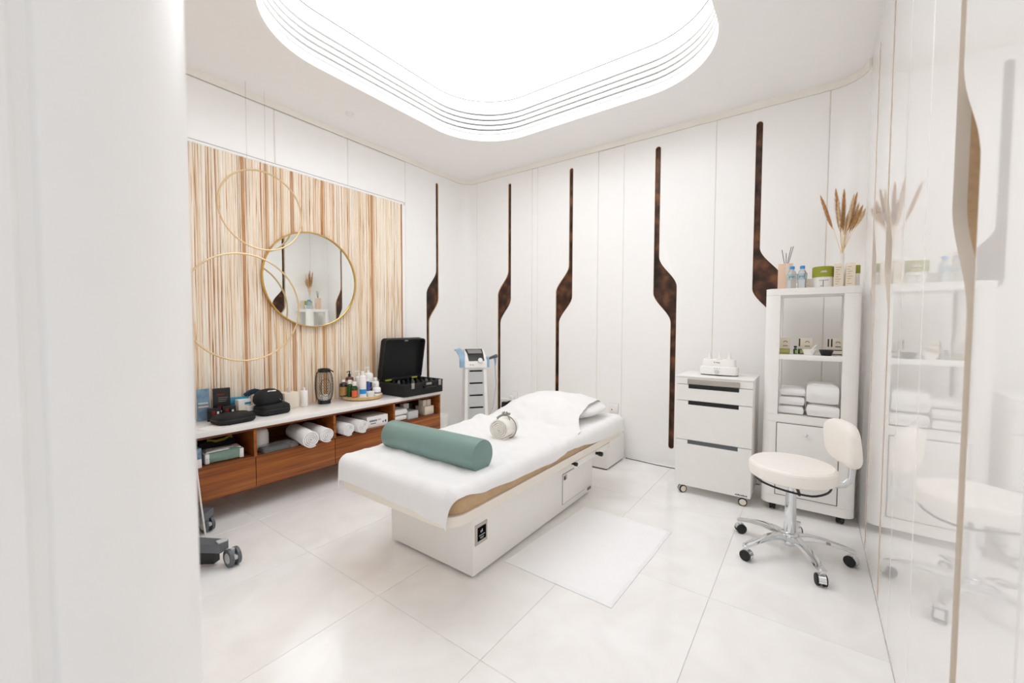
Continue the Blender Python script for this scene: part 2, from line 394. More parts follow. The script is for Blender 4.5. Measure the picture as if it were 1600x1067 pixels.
# left wall
WL = struct('wall_left', B((LW-.12, -.1, 0), (LW-.045, BW+.05, CH+.05)), 'seam')
wall_panel(WL, 'left', 2.821, BW-.165, 0, ZP1, 'paint', [inlay(3.268, .038, .145, -1)]); wall_inlay(WL, 'left', 3.268, .038, .145, -1)
for a, b_ in ((2.174, 2.821), (1.546, 2.174), (.918, 1.546), (.2, .918)): wall_panel(WL, 'left', a, b_, 2.505, ZP1, 'paint')
for h in (2.821, 2.174, 1.546): obj('joint_strip', B((LW-.02, h-.006, 2.5 if h < 2.8 else 0), (LW-.006, h+.006, ZP1)), 'seam', WL)
obj('bamboo_frame', B((LW-.02, .2, 2.478), (LW+.006, 2.80, 2.5), .003), 'paint', WL)
obj('bamboo_frame', B((LW-.02, 2.775, 0), (LW+.006, 2.815, 2.478), .003), 'paint', WL)
obj('shadow_strip', B((LW-.015, .2, 2.5), (LW-.004, 2.81, 2.505)), 'gray', WL)
# bamboo cladding: slats side by side on a board
BP = thing('bamboo_wall_cladding', 'wall cladding of upright cream, tan and brown split bamboo slats behind the mirror', 'wall cladding', (LW, 1.5, 0))
obj('backing_board', B((LW-.02, .2, 0), (LW+.004, 2.775, 2.478)), 'bambooback', BP, True)
slats = []
for k in range(9):
    bm = new(); wv = [random.uniform(-1, 1) for _ in range(8)]; prev = None; wd = [.0062, .0075, .009, .0105, .007, .0085, .005, .0115, .0095][k]
    for i in range(9):
        z = 2.478*i/8; d = wv[i % 8]*.0022; ww = wd*(1+.22*wv[(i*3+1) % 8])
        ring = [bm.verts.new((x, y+d, z)) for x, y in ((0, -ww), (.006, -ww*.6), (.0078, 0), (.006, ww*.6), (0, ww))]
        if prev:
            for q in range(4): bm.faces.new((prev[q], prev[q+1], ring[q+1], ring[q]))
        prev = ring
    me = bpy.data.meshes.new('bamboo_slat'); bmesh.ops.recalc_face_normals(bm, faces=bm.faces); bm.to_mesh(me); bm.free(); smooth(me, 60); me.materials.append(M['bamboo']); slats.append((me, wd))
y = .44
while y < 2.764:
    me, wd = random.choice(slats); y += wd*.97
    if y + wd > 2.775: break
    o = bpy.data.objects.new('bamboo_slat', me); COL.objects.link(o); o.parent = BP; o.location = (.004, y-1.5, random.choice([0, 0, 0]))
    if random.random() < .5: o.rotation_euler = (0, 0, 0); o.scale = (1, -1, 1)
    y += wd*.97 + random.choice([0, .0008, .0018, .0045])
# right wall: high gloss panels
WRt = struct('wall_right', B((RW+.06, -1.3, 0), (RW+.11, BW+.05, CH+.05)), 'seam')
ry = [-1.25, -.45, .16, .96, 1.737, 2.12, BW-.2]
for i in range(6):
    cs = {3: [1.425], 5: [2.575, 3.115]}.get(i)
    if cs:
        wall_panel(WRt, 'right', ry[i], ry[i+1], 0, CH, 'gloss', [inlay(c, .045, .155, -1, 2.83, .02) for c in cs], .024)
        for c in cs:
            wall_inlay(WRt, 'right', c, .045, .155, -1, .055, .02, .0245)
            A_, B_ = inlay(c, .045, .155, -1, 2.83, .02, -.0008), inlay(c, .045, .155, -1, 2.83, .02, .0005); bm = new(); Q = [[bm.verts.new((x, z, d)) for x, z in P_] for P_, d in ((A_, -.0005), (A_, .0243), (B_, .0243), (B_, .002))]
            for i_ in range(len(A_)):
                j_ = (i_+1) % len(A_)
                for k_ in range(3): bm.faces.new((Q[k_][i_], Q[k_][j_], Q[k_+1][j_], Q[k_+1][i_]))
            bm.transform(MAPS['right']); obj('recess_edge', bm, 'edgebeige', WRt, label='beige outer lining of the slot')
    else: wall_panel(WRt, 'right', ry[i], ry[i+1], 0, CH, 'gloss')
for h in ry[1:-1]: obj('joint_strip', B((RW+.004, h-.006, 0), (RW+.0235, h+.006, CH)), 'whitep', WRt)
# near wall with the rounded door jamb beside the camera
jp = [(LW, .228), (-.81, .228)] + [(-.81+.15*math.cos(R(a)), .078+.15*math.sin(R(a))) for a in range(80, -1, -8)] + [(-.66, .062), (-.668, .058), (-.668, .046), (-.66, .042), (-.66, -.12), (LW, -.12)]
struct('wall_front', prism(new(), jp, 0, CH+.02), 'paint')

# ------------------------------------------------------------------ sideboard
SB = thing('sideboard', 'long low wall hung walnut sideboard with white top, open niches and drawers', 'sideboard', (-3.2, 1.76, .15))
X0, X1 = -3.412, -2.99; SY = [.63, 1.19, 1.757, 2.322, 2.885]
obj('worktop', B((X0, SY[0]-.01, .557), (X1+.008, SY[4]+.006, .592), .003), 'whitetop', SB, True, label='white gloss worktop')
obj('carcass_top', B((X0, SY[0], .543), (X1, SY[4], .5565)), 'walnutdk', SB, True)
obj('shelf', B((X0, SY[0], .352), (X1-.003, SY[4], .367)), 'walnutdk', SB, True)
obj('carcass_bottom', B((X0, SY[0], .14), (X1-.03, SY[4], .158)), 'walnutdk', SB, True)
obj('back_panel', B((X0, SY[0], .158), (X0+.008, SY[4], .543)), 'walnutdk', SB, True)
for k, yy in enumerate(SY):
    a = yy-.009 if 0 < k < 4 else (yy if k == 0 else yy-.018)
    obj('divider', B((X0+.009, a, .367), (X1, a+.018, .543)), 'walnut', SB, True)
for k in range(4):
    d = obj('drawer', B((X1-.02, SY[k]+.002, .16), (X1+.002, SY[k+1]-.002, .353), .0015), 'walnut', SB, True)
for yy in (SY[0], SY[4]-.018): obj('side_panel', B((X0+.009, yy, .159), (X1-.021, yy+.018, .351)), 'walnut', SB, True)

# ------------------------------------------------------------------ mirror and hoops
mr = thing('round_mirror', 'large round wall mirror with thin gold rim on the bamboo wall', 'mirror', (LW+.035, 1.812, 1.62), R(-1.1))
rotx = Matrix.Rotation(R(90), 4, 'Y')
obj('mirror_glass', L([(0, -.004), (.386, -.004), (.386, .006), (0, .006)], 96, rot=rotx), 'mirror', mr, sm=False)
bm = new(); lathe(bm, [(.384, -.012), (.394, -.012), (.396, .0), (.394, .018), (.386, .018), (.384, .008)], 96, rotx, cap=False); obj('rim', bm, 'gold', mr)
obj('hanging_plate', B((LW+.014, 1.71, 1.56), (LW+.028, 1.91, 1.68)), 'steel', mr, True)
for nm, c, r, wy in (('smaller upper', (LW+.115, 1.402, 2.09), .287, 1.425), ('larger lower', (LW+.135, 1.262, 1.37), .382, 1.292)):
    h = thing('gold_hoop', nm + ' pale gold ring hung on a wire in front of the bamboo wall', 'hoop', c, 0, 'gold hoops on wires')
    obj('ring', T(circ(c, r, 72, 'x'), .0065, 8, True), 'goldlt', h, True)
    wz = c[2] + math.sqrt(r*r-(wy-c[1])**2)
    obj('wire', T([(c[0], wy, wz), (c[0], wy+.004, CH)], .0009, 5), 'steel', h, True)

# ------------------------------------------------------------------ treatment bed
BD = thing('treatment_bed', 'white spa treatment bed with boxed base standing in the middle of the floor', 'treatment bed', (-1.617, 2.1, 0))
obj('base', B((-1.93, 1.472, .018), (-1.305, 2.818, .415), .006), 'grayw', BD, True)
obj('shadow_plinth', B((-1.9, 1.5, 0), (-1.335, 2.79, .018)), 'dark', BD, True)  # near-black strip, paints the shadow line under the bed base
bd = obj('base_door', B((-1.306, 2.362, .064), (-1.3015, 2.69, .262), .0008), 'grayw', BD, True)
obj('door_gap', B((-1.3065, 2.358, .06), (-1.304, 2.694, .266)), 'print', BD, True)
obj('latch', B((-1.302, 2.37, .222), (-1.297, 2.41, .252), .002), 'steel', bd, True); obj('latch_hole', B((-1.2975, 2.37, .226), (-1.296, 2.388, .248), .002), 'black', bd, True)
bg = obj('badge', B((-1.306, 1.487, .167), (-1.301, 1.577, .268)), 'steel', BD, True, label='square steel badge')
obj('badge_face', B((-1.3012, 1.503, .184), (-1.2998, 1.566, .252)), 'dark', bg, True)
bm = new()
for a, b_, z, hh in ((1.524, 1.53, .222, .012), (1.534, 1.539, .224, .014), (1.512, 1.556, .208, .003), (1.518, 1.55, .198, .002), (1.522, 1.546, .192, .002)): box(bm, (-1.2999, a, z), (-1.2992, b_, z+hh))
obj('badge_lettering', bm, 'ltgray', bg, True)
bl = obj('maker_label', B((-1.3055, 2.735, .035), (-1.3025, 2.79, .055)), 'print', BD, True)
bm = plate_with_holes(rrect(-1.985, 1.17, -1.155, 3.06, .09, 8), [], .044, 0)
bmesh.ops.translate(bm, vec=(0, 0, .413), verts=bm.verts); obj('frame', bm, 'cream', BD, True)
r1 = obj('side_rail', B((-1.2, 2.31, .345), (-1.188, 2.86, .385), .003), 'grayw', BD, True)
obj('rail_bracket', B((-1.21, 2.32, .385), (-1.186, 2.345, .413), .002), 'steel', r1, True); obj('rail_bracket', B((-1.21, 2.83, .385), (-1.186, 2.855, .413), .002), 'steel', r1, True)
def knob(at, r=.013, ln=.045): return L([(0, 0), (r*.6, 0), (r*.7, ln*.35), (r, ln*.5), (r, ln*.92), (r*.7, ln), (0, ln)], 14, at, Matrix.Rotation(R(90), 4, 'Y'))
obj('grip', knob((-1.188, 2.62, .365), .016, .05), 'black', BD, True); obj('grip', knob((-1.19, 2.27, .388), .012, .04), 'black', BD, True)
obj('rail_bracket', B((-1.215, 2.285, .375), (-1.188, 2.312, .413), .002), 'steel', BD, True)
# mattress: rounded slab
MX0, MX1, MY0, MY1, MTOP, MR = -1.976, -1.164, 1.180, 3.05, .543, .04
bm = new(); prism(bm, rrect(MX0, MY0, MX1, MY1, .1, 8), .458, MTOP)
es = [e for e in bm.edges if abs(e.verts[0].co.z-e.verts[1].co.z) < 1e-6 and e.verts[0].co.z > .5]
bmesh.ops.bevel(bm, geom=es, offset=.046, segments=6, profile=.5, affect='EDGES')
obj('mattress', bm, 'tan', BD, True, label='tan fleece covered mattress')

def noise2(x, y, s=1, sd=0):
    from mathutils import noise
    return noise.noise(Vector((x*s, y*s, sd)))
HX, HY, HC = .37, (MY1-MY0)/2-MR, ((MX0+MX1)/2, (MY0+MY1)/2)
def qz(z, topz, r=.045):
    d = topz-z
    return r*math.acos(max(-1, 1-d/r)) if d < r else math.pi*r/2 + d - r
def lerp(tab, x):
    if x <= tab[0][0]: return tab[0][1]
    for (a, va), (b, vb) in zip(tab, tab[1:]):
        if x <= b: return va + (vb-va)*sm5((x-a)/(b-a))
    return tab[-1][1]
PIL = (-1.56, 2.78)
def pillow_h(x, y, near=.27, hx=.35, far=.24):
    u = abs((x-PIL[0])/hx); v = (y-PIL[1]); v = abs(v/near) if v < 0 else abs(v/far)
    if u >= 1 or v >= 1: return 0
    return .155*((1-u**3)**.6)*((1-v**2.4)**.8)
def drape(s, t, topz, r=.045, wr=1):
    """cloth point (s, t) in plan metres from the bed centre -> room point lying on / hanging from the slab"""
    cx, cy = max(-HX, min(HX, s)), max(-HY, min(HY, t)); dx, dy = s-cx, t-cy; q = math.hypot(dx, dy)
    nx, ny = (dx/q, dy/q) if q > 1e-9 else (0, 0); th = q/r
    if th < math.pi/2: o, dz = r*math.sin(th), r*(1-math.cos(th))
    else: o, dz = r, r + (q - math.pi*r/2)
    X = HC[0]+cx+nx*o; Y = HC[1]+cy+ny*o; Z = topz-dz
    hang = max(0, min(1, dz/.06))
    f = wr*(.005*noise2(X, Y, 5, 1) + .0035*noise2(X, Y, 14, 3))*(1-hang) + wr*(.007*max(0, noise2(X*1.2+Y*1.6, Y*.5-X*.4, 11, 6)))*(1-hang) + .003
    o2 = .002 + hang*(.004 + .006*noise2(X*3+Z*2, Y*3, 2.2, 9)*wr + .01*max(0, dz-.05))
    return Vector((X + nx*o2, Y + ny*o2, Z + f))
def solid(bm, t):
    """give a single-sheet cloth real thickness"""
    bmesh.ops.recalc_face_normals(bm, faces=bm.faces)
    if sum(f.normal.z*f.calc_area() for f in bm.faces) < 0: bmesh.ops.reverse_faces(bm, faces=bm.faces)
    g = bmesh.ops.solidify(bm, geom=bm.faces[:], thickness=-t); return bm
def cloth(sl, sr, t0, t1, topz, nu=70, nv=120, wr=1, fn=None, thick=.004):
    bm = new(); G = []
    for j in range(nv+1):
        row = []
        for i in range(nu+1):
            u = i/nu; ta, tb = t0(u), t1(u); t = ta + (tb-ta)*j/nv; s = sl(t) + (sr(t)-sl(t))*u
            p = drape(s, t, topz, wr=wr)
            if fn: p = fn(p)
            row.append(bm.verts.new(p))
        G.append(row)
    for j in range(nv):
        for i in range(nu): bm.faces.new((G[j][i], G[j][i+1], G[j+1][i+1], G[j+1][i]))
    return solid(bm, thick)
yc = HC[1]
# lower sheet over the head half
TS = .557
lowtab = [(2.2-yc, qz(.50, TS)), (2.30-yc, qz(.492, TS)), (2.56-yc, qz(.462, TS)), (2.85-yc, qz(.448, TS)), (3.1-yc, qz(.44, TS))]
bm = cloth(lambda t: -HX-.10, lambda t: HX+lerp(lowtab, t), lambda u: 2.13-yc+.02*math.sin(7*u), lambda u: HY+.1, TS, 60, 60, 1)
top('bed_sheet', bm, 'cotton', (HC[0], 2.6, TS), 'white cotton sheet over the head end of the bed under the pillow', 'sheet')
# pillow
bm = new(); nu, nv = 36, 22
G = []
for j in range(nv+1):
    ph = -math.pi/2 + math.pi*j/nv; row = []
    for i in range(nu):
        th = 2*math.pi*i/nu; c, s = math.cos(th), math.sin(th); e = .55
        cx = math.copysign(abs(c)**e, c)*math.cos(ph)**.7 if math.cos(ph) > 1e-6 else 0; cy = math.copysign(abs(s)**e, s)*math.cos(ph)**.7 if math.cos(ph) > 1e-6 else 0
        z = math.sin(ph); k = .068*(1-.25*(abs(cx)**3))
        row.append(bm.verts.new((PIL[0]+.335*cx, PIL[1]+.225*cy, .628+k*z+.006*noise2(cx*2, cy*2, 2, 5))))
    G.append(row)
for j in range(nv):
    for i in range(nu): bm.faces.new((G[j][i], G[j][(i+1) % nu], G[j+1][(i+1) % nu], G[j+1][i]))
bmesh.ops.remove_doubles(bm, verts=bm.verts, dist=1e-5)
top('pillow', bm, 'cotton', (PIL[0], PIL[1], .56), 'plump white pillow half covered by the white towel at the bed head', 'pillow')
# top towel
TT = .563
rt_tab = [(1.12-yc, qz(.535, TT)), (1.25-yc, qz(.532, TT)), (1.38-yc, qz(.512, TT)), (1.6-yc, qz(.50, TT)), (1.76-yc, qz(.492, TT)), (1.96-yc, qz(.484, TT)), (2.08-yc, qz(.494, TT)), (2.2-yc, qz(.52, TT)), (2.34-yc, .02), (2.52-yc, -.06), (2.75-yc, -.08), (3.05-yc, -.12)]
def over_pillow(p):
    h = pillow_h(p.x, p.y, near=.37, hx=.40, far=.27)
    # small ridge where the towel was pulled towards the wall side
    rg = .03*math.exp(-((p.y-2.27-(p.x+1.9)*.1)/.05)**2)*max(0, min(1, (-1.78-p.x)/.12))
    return Vector((p.x, p.y, p.z + h + rg))
def near_edge(u):
    z = lerp([(0, .425), (.18, .452), (.4, .452), (.7, .44), (.92, .428), (1, .418)], u)
    return -HY - qz(z, TT)
bm = cloth(lambda t: -HX-lerp([(-.95, .115), (-.5, .13), (.4, .11), (1, .09)], t), lambda t: HX+lerp(rt_tab, t), near_edge, lambda u: 3.0-yc-.02*u, TT, 90, 150, 1.3, over_pillow, .006)
top('bath_towel', bm, 'terry', (HC[0], 1.9, TT), 'large white terry towel spread over the treatment bed and over the pillow', 'towel')
# bolster
bo = thing('bolster', 'sage green cylindrical bolster lying across the foot of the bed', 'bolster', (-1.577, 1.47, .566))
def bolster_prof(r, n=28):
    pts = []
    for i in range(n):
        a = -90 + 360*i/n; y, z = r*math.cos(R(a)), r + r*math.sin(R(a))
        pts.append((y, max(z, r*.16)))
    return pts
pr = bolster_prof(.078)
bm = new(); ringsb = []
for x, k in ((-.335, .9), (-.333, .965), (-.325, 1), (.325, 1), (.333, .965), (.335, .9)):
    ringsb.append([bm.verts.new((x, y*k, .078+(z-.078)*k)) for y, z in pr])
for a, b_ in zip(ringsb, ringsb[1:]):
    for i in range(len(a)): bm.faces.new((a[i], a[(i+1) % len(a)], b_[(i+1) % len(a)], b_[i]))
bmesh.ops.translate(bm, vec=(0, 0, -.0125), verts=bm.verts)
obj('cover', bm, 'teal', bo)
for sx in (-1, 1):
    bm = new(); f = [bm.verts.new((sx*.335, y*.9, .078+(z-.078)*.9-.0125)) for y, z in pr]; bm.faces.new(f)
    f2 = [bm.verts.new((sx*.337, y*.84, .078+(z-.078)*.84-.0125)) for y, z in pr]; bm.faces.new(f2)
    for i in range(len(f)): bm.faces.new((f[i], f[(i+1) % len(f)], f2[(i+1) % len(f)], f2[i]))
    e = obj('end_cap', bm, 'teal', bo)
    obj('piping', T([(sx*.3335, y*.95, .078+(z-.078)*.95-.0125) for y, z in pr], .0022, 6, True), 'teal', bo)

# rolled towels
def towel_roll(Rr, ln, turns=4.5, squash=.93, fuzz=.003, lean=0, seedv=0):
    """spiral ribbon along +X, resting on z=0"""
    bm = new(); n = int(turns*22); t = Rr*.88/turns*.78; sects = [-.5, -.49, -.3, -.1, .1, .3, .49, .5]
    cols = []
    for q, f in enumerate(sects):
        shr = .965 if abs(f) == .5 else 1
        o_, i_ = [], []
        for k in range(n+1):
            a = 2*math.pi*turns*k/n; r = Rr*(.12 + .88*k/n); a2 = a - 2*math.pi*turns - R(60)
            wob = fuzz*noise2(math.cos(a2)*2+seedv, f*6, 1.3, r*30) + (.008*f*f*4*(k/n) if lean else 0)
            ro, ri = (r+wob)*shr if abs(f) == .5 else r+wob, r-t
            if abs(f) == .5: ri = r-t*.93; ro = r+wob-t*.1
            bulge = (1-k/n)*.006*(1 if f > 0 else -1) if abs(f) >= .49 else 0
            o_.append(bm.verts.new((f*ln+bulge, ro*math.cos(a2), squash*ro*math.sin(a2)+Rr*squash)))
            i_.append(bm.verts.new((f*ln+bulge, ri*math.cos(a2), squash*ri*math.sin(a2)+Rr*squash)))
        cols.append((o_, i_))
    for (o1, i1), (o2, i2) in zip(cols, cols[1:]):
        for k in range(n): bm.faces.new((o1[k], o1[k+1], o2[k+1], o2[k])); bm.faces.new((i1[k+1], i1[k], i2[k], i2[k+1]))
        bm.faces.new((o1[n], i1[n], i2[n], o2[n])); bm.faces.new((i1[0], o1[0], o2[0], i2[0]))
    for (o1, i1), fl in ((cols[0], 1), (cols[-1], 0)):
        for k in range(n): bm.faces.new((o1[k], i1[k], i1[k+1], o1[k+1]))
    return bm
def place(bm, loc, rotz=0, tilt=None):
    mx = Matrix.Translation(loc) @ Matrix.Rotation(rotz, 4, 'Z')
    if tilt: mx = mx @ tilt
    bm.transform(mx); return bm
rl = thing('rolled_face_towel', 'ivory rolled towel tied with a grey ribbon bow on the bed', 'towel', (-1.478, 1.955, .570), R(-84))
obj('roll', towel_roll(.070, .13, 5, .93), 'terrycream', rl)
bm = new(); bmesh.ops.create_cube(bm, size=.001)
obj('ribbon', T([(-.012, .0735*math.cos(R(a)), .0651+.0695*math.sin(R(a))) for a in range(0, 360, 12)], .004, 6, True, rr=None), 'ribbon', rl)
bm = new()
for sg in (-1, 1):
    tube(bm, [(-.012+.004*math.sin(a*.05), sg*(.004+.022*math.sin(R(a))), .136+.016*math.sin(R(a*2))*.5+.02*(1-math.cos(R(a)))/2) for a in range(0, 190, 18)], .004, 6, False, [(.002, .007)]*11)
    tube(bm, [(-.012, sg*.003, .138), (-.004, sg*.014, .140), (.006, sg*.032, .131), (.016, sg*.046, .119)], .003, 6, False, [(.0015, .006)]*4)
lathe(bm, [(0, -.006), (.006, -.003), (.006, .004), (0, .007)], 8, Matrix.Translation((-.012, 0, .140)))
obj('bow', bm, 'ribbon', rl)
for i, (yy, xr, rr_, ln, zt, lab, rz) in enumerate(((1.505, -2.865, .064, .36, 0, 'thick white rolled towel, leftmost of the four in the sideboard niches', R(-8)), (1.648, -2.905, .058, .34, 0, 'white rolled towel wedged beside the niche divider, second of four', R(-4)),
        (1.845, -2.935, .054, .32, 0, 'white rolled towel just right of the middle divider, third of four', R(2)), (1.965, -2.925, .056, .32, 0, 'white rolled towel next to the printed white carton, rightmost of four', R(3)))):
    bm = towel_roll(rr_, ln, 4.2, .97, seedv=i*3.1)
    bmesh.ops.translate(bm, vec=(-ln/2, 0, 0), verts=bm.verts)
    place(bm, (xr, yy, .3685), rz); top('rolled_towel', bm, 'terry', (xr-ln/2, yy, .3685), lab, 'towel', 'rolled towels in the sideboard')

# ------------------------------------------------------------------ box behind the bed, bath mat
bx_ = thing('white_step_box', 'plain off white box standing by the wall behind the bed head', 'box', (-1.64, 3.5, 0))
obj('body', B((-1.9, 3.3, .008), (-1.388, 3.70, .385), .018, 3), 'grayw', bx_, True)
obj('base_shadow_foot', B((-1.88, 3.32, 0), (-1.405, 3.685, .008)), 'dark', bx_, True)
bx_.children[-1].name = 'foot'  # near-black slab that paints the shadow under the box
bm = new(); nu, nv = 40, 56; rg = [Vector((-1.283, 1.695)), Vector((-.684, 1.688)), Vector((-.653, 2.53)), Vector((-1.238, 2.548))]; G = []
for j in range(nv+1):
    row = []
    for i in range(nu+1):
        u, v = i/nu, j/nv; p = rg[0]*(1-u)*(1-v) + rg[1]*u*(1-v) + rg[2]*u*v + rg[3]*(1-u)*v
        ed = min(u, 1-u, v*1.4, (1-v)*1.4); z = .0075 + (.004 if ed < .03 else 0) + .003*noise2(p.x, p.y, 4, 2) + .0015*noise2(p.x, p.y, 11, 7)
        if ed <= 1e-6: z = .004
        p = p + Vector((.006*noise2(0, v, 4, 1)*(1 if u > .9 or u < .1 else 0), .006*noise2(u, 0, 4, 3)*(1 if v > .9 or v < .1 else 0)))
        row.append(bm.verts.new((p.x, p.y, max(.0035, z))))
    G.append(row)
for j in range(nv):
    for i in range(nu): bm.faces.new((G[j][i], G[j][i+1], G[j+1][i+1], G[j+1][i]))
und = [[bm.verts.new((v.co.x, v.co.y, .0008)) for v in row] for row in G]
rim = [(0, i) for i in range(nu+1)] + [(j, nu) for j in range(1, nv+1)] + [(nv, i) for i in range(nu-1, -1, -1)] + [(j, 0) for j in range(nv-1, 0, -1)]
for a, b_ in zip(rim, rim[1:]+rim[:1]): bm.faces.new((G[a[0]][a[1]], G[b_[0]][b_[1]], und[b_[0]][b_[1]], und[a[0]][a[1]]))
bm.faces.new([und[j_][i_] for j_, i_ in rim][::-1])
used = {und[j_][i_] for j_, i_ in rim}; bmesh.ops.delete(bm, geom=[v for row in und for v in row if v not in used], context='VERTS')
top('bath_mat', bm, 'matcl', (-.97, 2.11, 0), 'flat white bath mat on the floor beside the bed', 'mat')

# ------------------------------------------------------------------ drawer trolley
TR = thing('drawer_trolley', 'white three drawer salon trolley on castors with black slot grips', 'trolley', (-.56, 3.38, 0))
TX0, TX1, TY0, TY1 = -.81, -.31, 3.2, 3.58
obj('cabinet', B((TX0, TY0+.018, .062), (TX1, TY1, .868), .004), 'grayw', TR, True)
obj('top_panel', B((TX0-.004, TY0-.002, .868), (TX1+.004, TY1, .882), .004), 'whitep', TR, True)
SLX = (-.725, -.395)
def front(z0, z1, slot, nm, seam=.003):
    if slot:
        o_ = [(TX0+.002, z0), (TX1-.002, z0), (TX1-.002, z1-seam), (SLX[1], z1-seam), (SLX[1], z1-.03), (SLX[0], z1-.03), (SLX[0], z1-seam), (TX0+.002, z1-seam)]
    else: o_ = [(TX0+.002, z0), (TX1-.002, z0), (TX1-.002, z1), (TX0+.002, z1)]
    bm = plate_with_holes(o_, [], .017); bm.transform(Matrix(((1, 0, 0, 0), (0, 0, 1, TY0), (0, 1, 0, 0), (0, 0, 0, 1)))); return obj(nm, bm, 'grayw', TR, True)
front(.820, .867, False, 'top_rail')
d1 = front(.700, .818, True, 'drawer'); d2 = front(.408, .698, True, 'drawer'); d3 = front(.062, .406, True, 'drawer')
for d, z in ((d1, .788), (d2, .668), (d3, .376)): obj('slot_recess', B((SLX[0]-.001, TY0+.006, z-.0), (SLX[1]+.001, TY0+.0175, z+.028)), 'black' if z > .4 else 'gray', d, True)
obj('pull_bar', B((SLX[0]-.004, TY0-.016, .822), (SLX[1]+.004, TY0+.001, .858), .004), 'steel', TR, True, label='brushed steel pull bar')
bm = new()
for k in range(8): box(bm, (-.405+k*.0095, TY0-.0008, .072), (-.398+k*.0095, TY0+.0005, .079+(k % 3)*.0015))
obj('lettering', bm, 'inkdark', TR, True)
def twin_caster(parent, x, y, r, w_, ang, wheel, disc, hood, ztop):
    """two wheels on a common axle with hood and stem; ang = heading of the axle"""
    ax = Matrix.Translation((x, y, r)) @ Matrix.Rotation(ang, 4, 'Z') @ Matrix.Rotation(R(90), 4, 'Y')
    bm = new()
    for s in (-1, 1):
        lathe(bm, [(0, s*w_*.18), (r*.94, s*w_*.18), (r, s*w_*.26), (r, s*w_*.44), (r*.93, s*w_*.5), (0, s*w_*.5)] if s > 0 else [(0, -w_*.5), (r*.93, -w_*.5), (r, -w_*.44), (r, -w_*.26), (r*.94, -w_*.18), (0, -w_*.18)], 20, ax)
    c = obj('castor', bm, wheel, parent, True)
    for s in (-1, 1): obj('hub_disc', lathe(new(), [(0, s*w_*.5), (r*.78, s*w_*.5), (r*.72, s*w_*.535), (0, s*w_*.54)], 18, ax), disc, c, True)
    bm = new(); hd = Matrix.Translation((x, y, r)) @ Matrix.Rotation(ang, 4, 'Z')
    pts = [(r*1.06*math.cos(R(a)), r*1.06*math.sin(R(a))) for a in range(20, 215, 15)]
    a_ = [bm.verts.new((-w_*.16, p, q)) for p, q in pts]; b_ = [bm.verts.new((w_*.16, p, q)) for p, q in pts]
    for i in range(len(pts)-1): bm.faces.new((a_[i], a_[i+1], b_[i+1], b_[i]))
    bm.faces.new(a_); bm.faces.new(list(reversed(b_))); bm.faces.new((a_[0], b_[0], b_[-1], a_[-1])); bmesh.ops.transform(bm, matrix=hd, verts=bm.verts)
    lathe(bm, [(r*.28, r*1.9), (r*.28, max(ztop, r*2))], 10, Matrix.Translation((x, y, 0)))
    obj('fork', bm, hood, c, True); return c
for x, y, a in ((-.76, 3.225, R(-45)), (-.36, 3.225, R(-82)), (-.76, 3.53, R(60)), (-.36, 3.53, R(10))): twin_caster(TR, x, y, .028, .036, a+R(90) if False else a, 'black', 'beigebox', 'ltgray', .062)
# wax heater on the trolley
WH = thing('wax_heater', 'small white cartridge wax heater with black base on the trolley', 'heater', (-.55, 3.37, .882))
obj('base_pad', L([(0, 0), (.1, 0), (.1, .008), (0, .008)], 40), 'black', WH)
WH.children[-1].scale = (1.27, .62, 1)
def sq(a_, b_, z, n=40, e=.45): return [(math.copysign(abs(math.cos(t))**e, math.cos(t))*a_, math.copysign(abs(math.sin(t))**e, math.sin(t))*b_, z) for t in [2*math.pi*i/n for i in range(n)]]
def loft(secs):
    bm = new(); rg_ = [[bm.verts.new(p) for p in s] for s in secs]
    for a, b_ in zip(rg_, rg_[1:]):
        for i in range(len(a)): bm.faces.new((a[i], a[(i+1) % len(a)], b_[(i+1) % len(a)], b_[i]))
    bm.faces.new(list(reversed(rg_[0]))); bm.faces.new(rg_[-1]); return bm
obj('lower_body', loft([sq(.127, .062, .008), sq(.129, .063, .05), sq(.124, .06, .062), sq(.112, .05, .068)]), 'whitep', WH)
obj('upper_body', loft([sq(.112, .05, .066), sq(.110, .048, .112), sq(.106, .044, .119)]), 'whitep', WH)
for k in (-1, 0, 1):
    cc = obj('cartridge', L([(.0, .117), (.019, .117), (.019, .122), (.014, .125), (.012, .138), (.0085, .148), (.0085, .166), (0, .167)], 16, (k*.066, 0, 0)), 'whitep', WH)
    obj('collar', L([(.0205, .1175), (.0205, .1205), (.015, .121)], 16, (k*.066, 0, 0)), 'ltgray' if k else 'goldlab', cc)
obj('dial', L([(0, 0), (.016, 0), (.014, .01), (0, .011)], 18, (-.005, -.0625, .03), Matrix.Rotation(R(90), 4, 'X')), 'chrome', WH)
bm = new()
for k in (-1, 0, 1): box(bm, (-.007+k*.017, -.0645, .052), (-.002+k*.017, -.0625, .055))
box(bm, (-.028, -.0495, .094), (-.023, -.0475, .102)); box(bm, (-.018, -.0495, .096), (.012, -.0475, .0995)); box(bm, (-.008, -.0495, .091), (.012, -.0475, .0925))
obj('lettering', bm, 'print', WH)

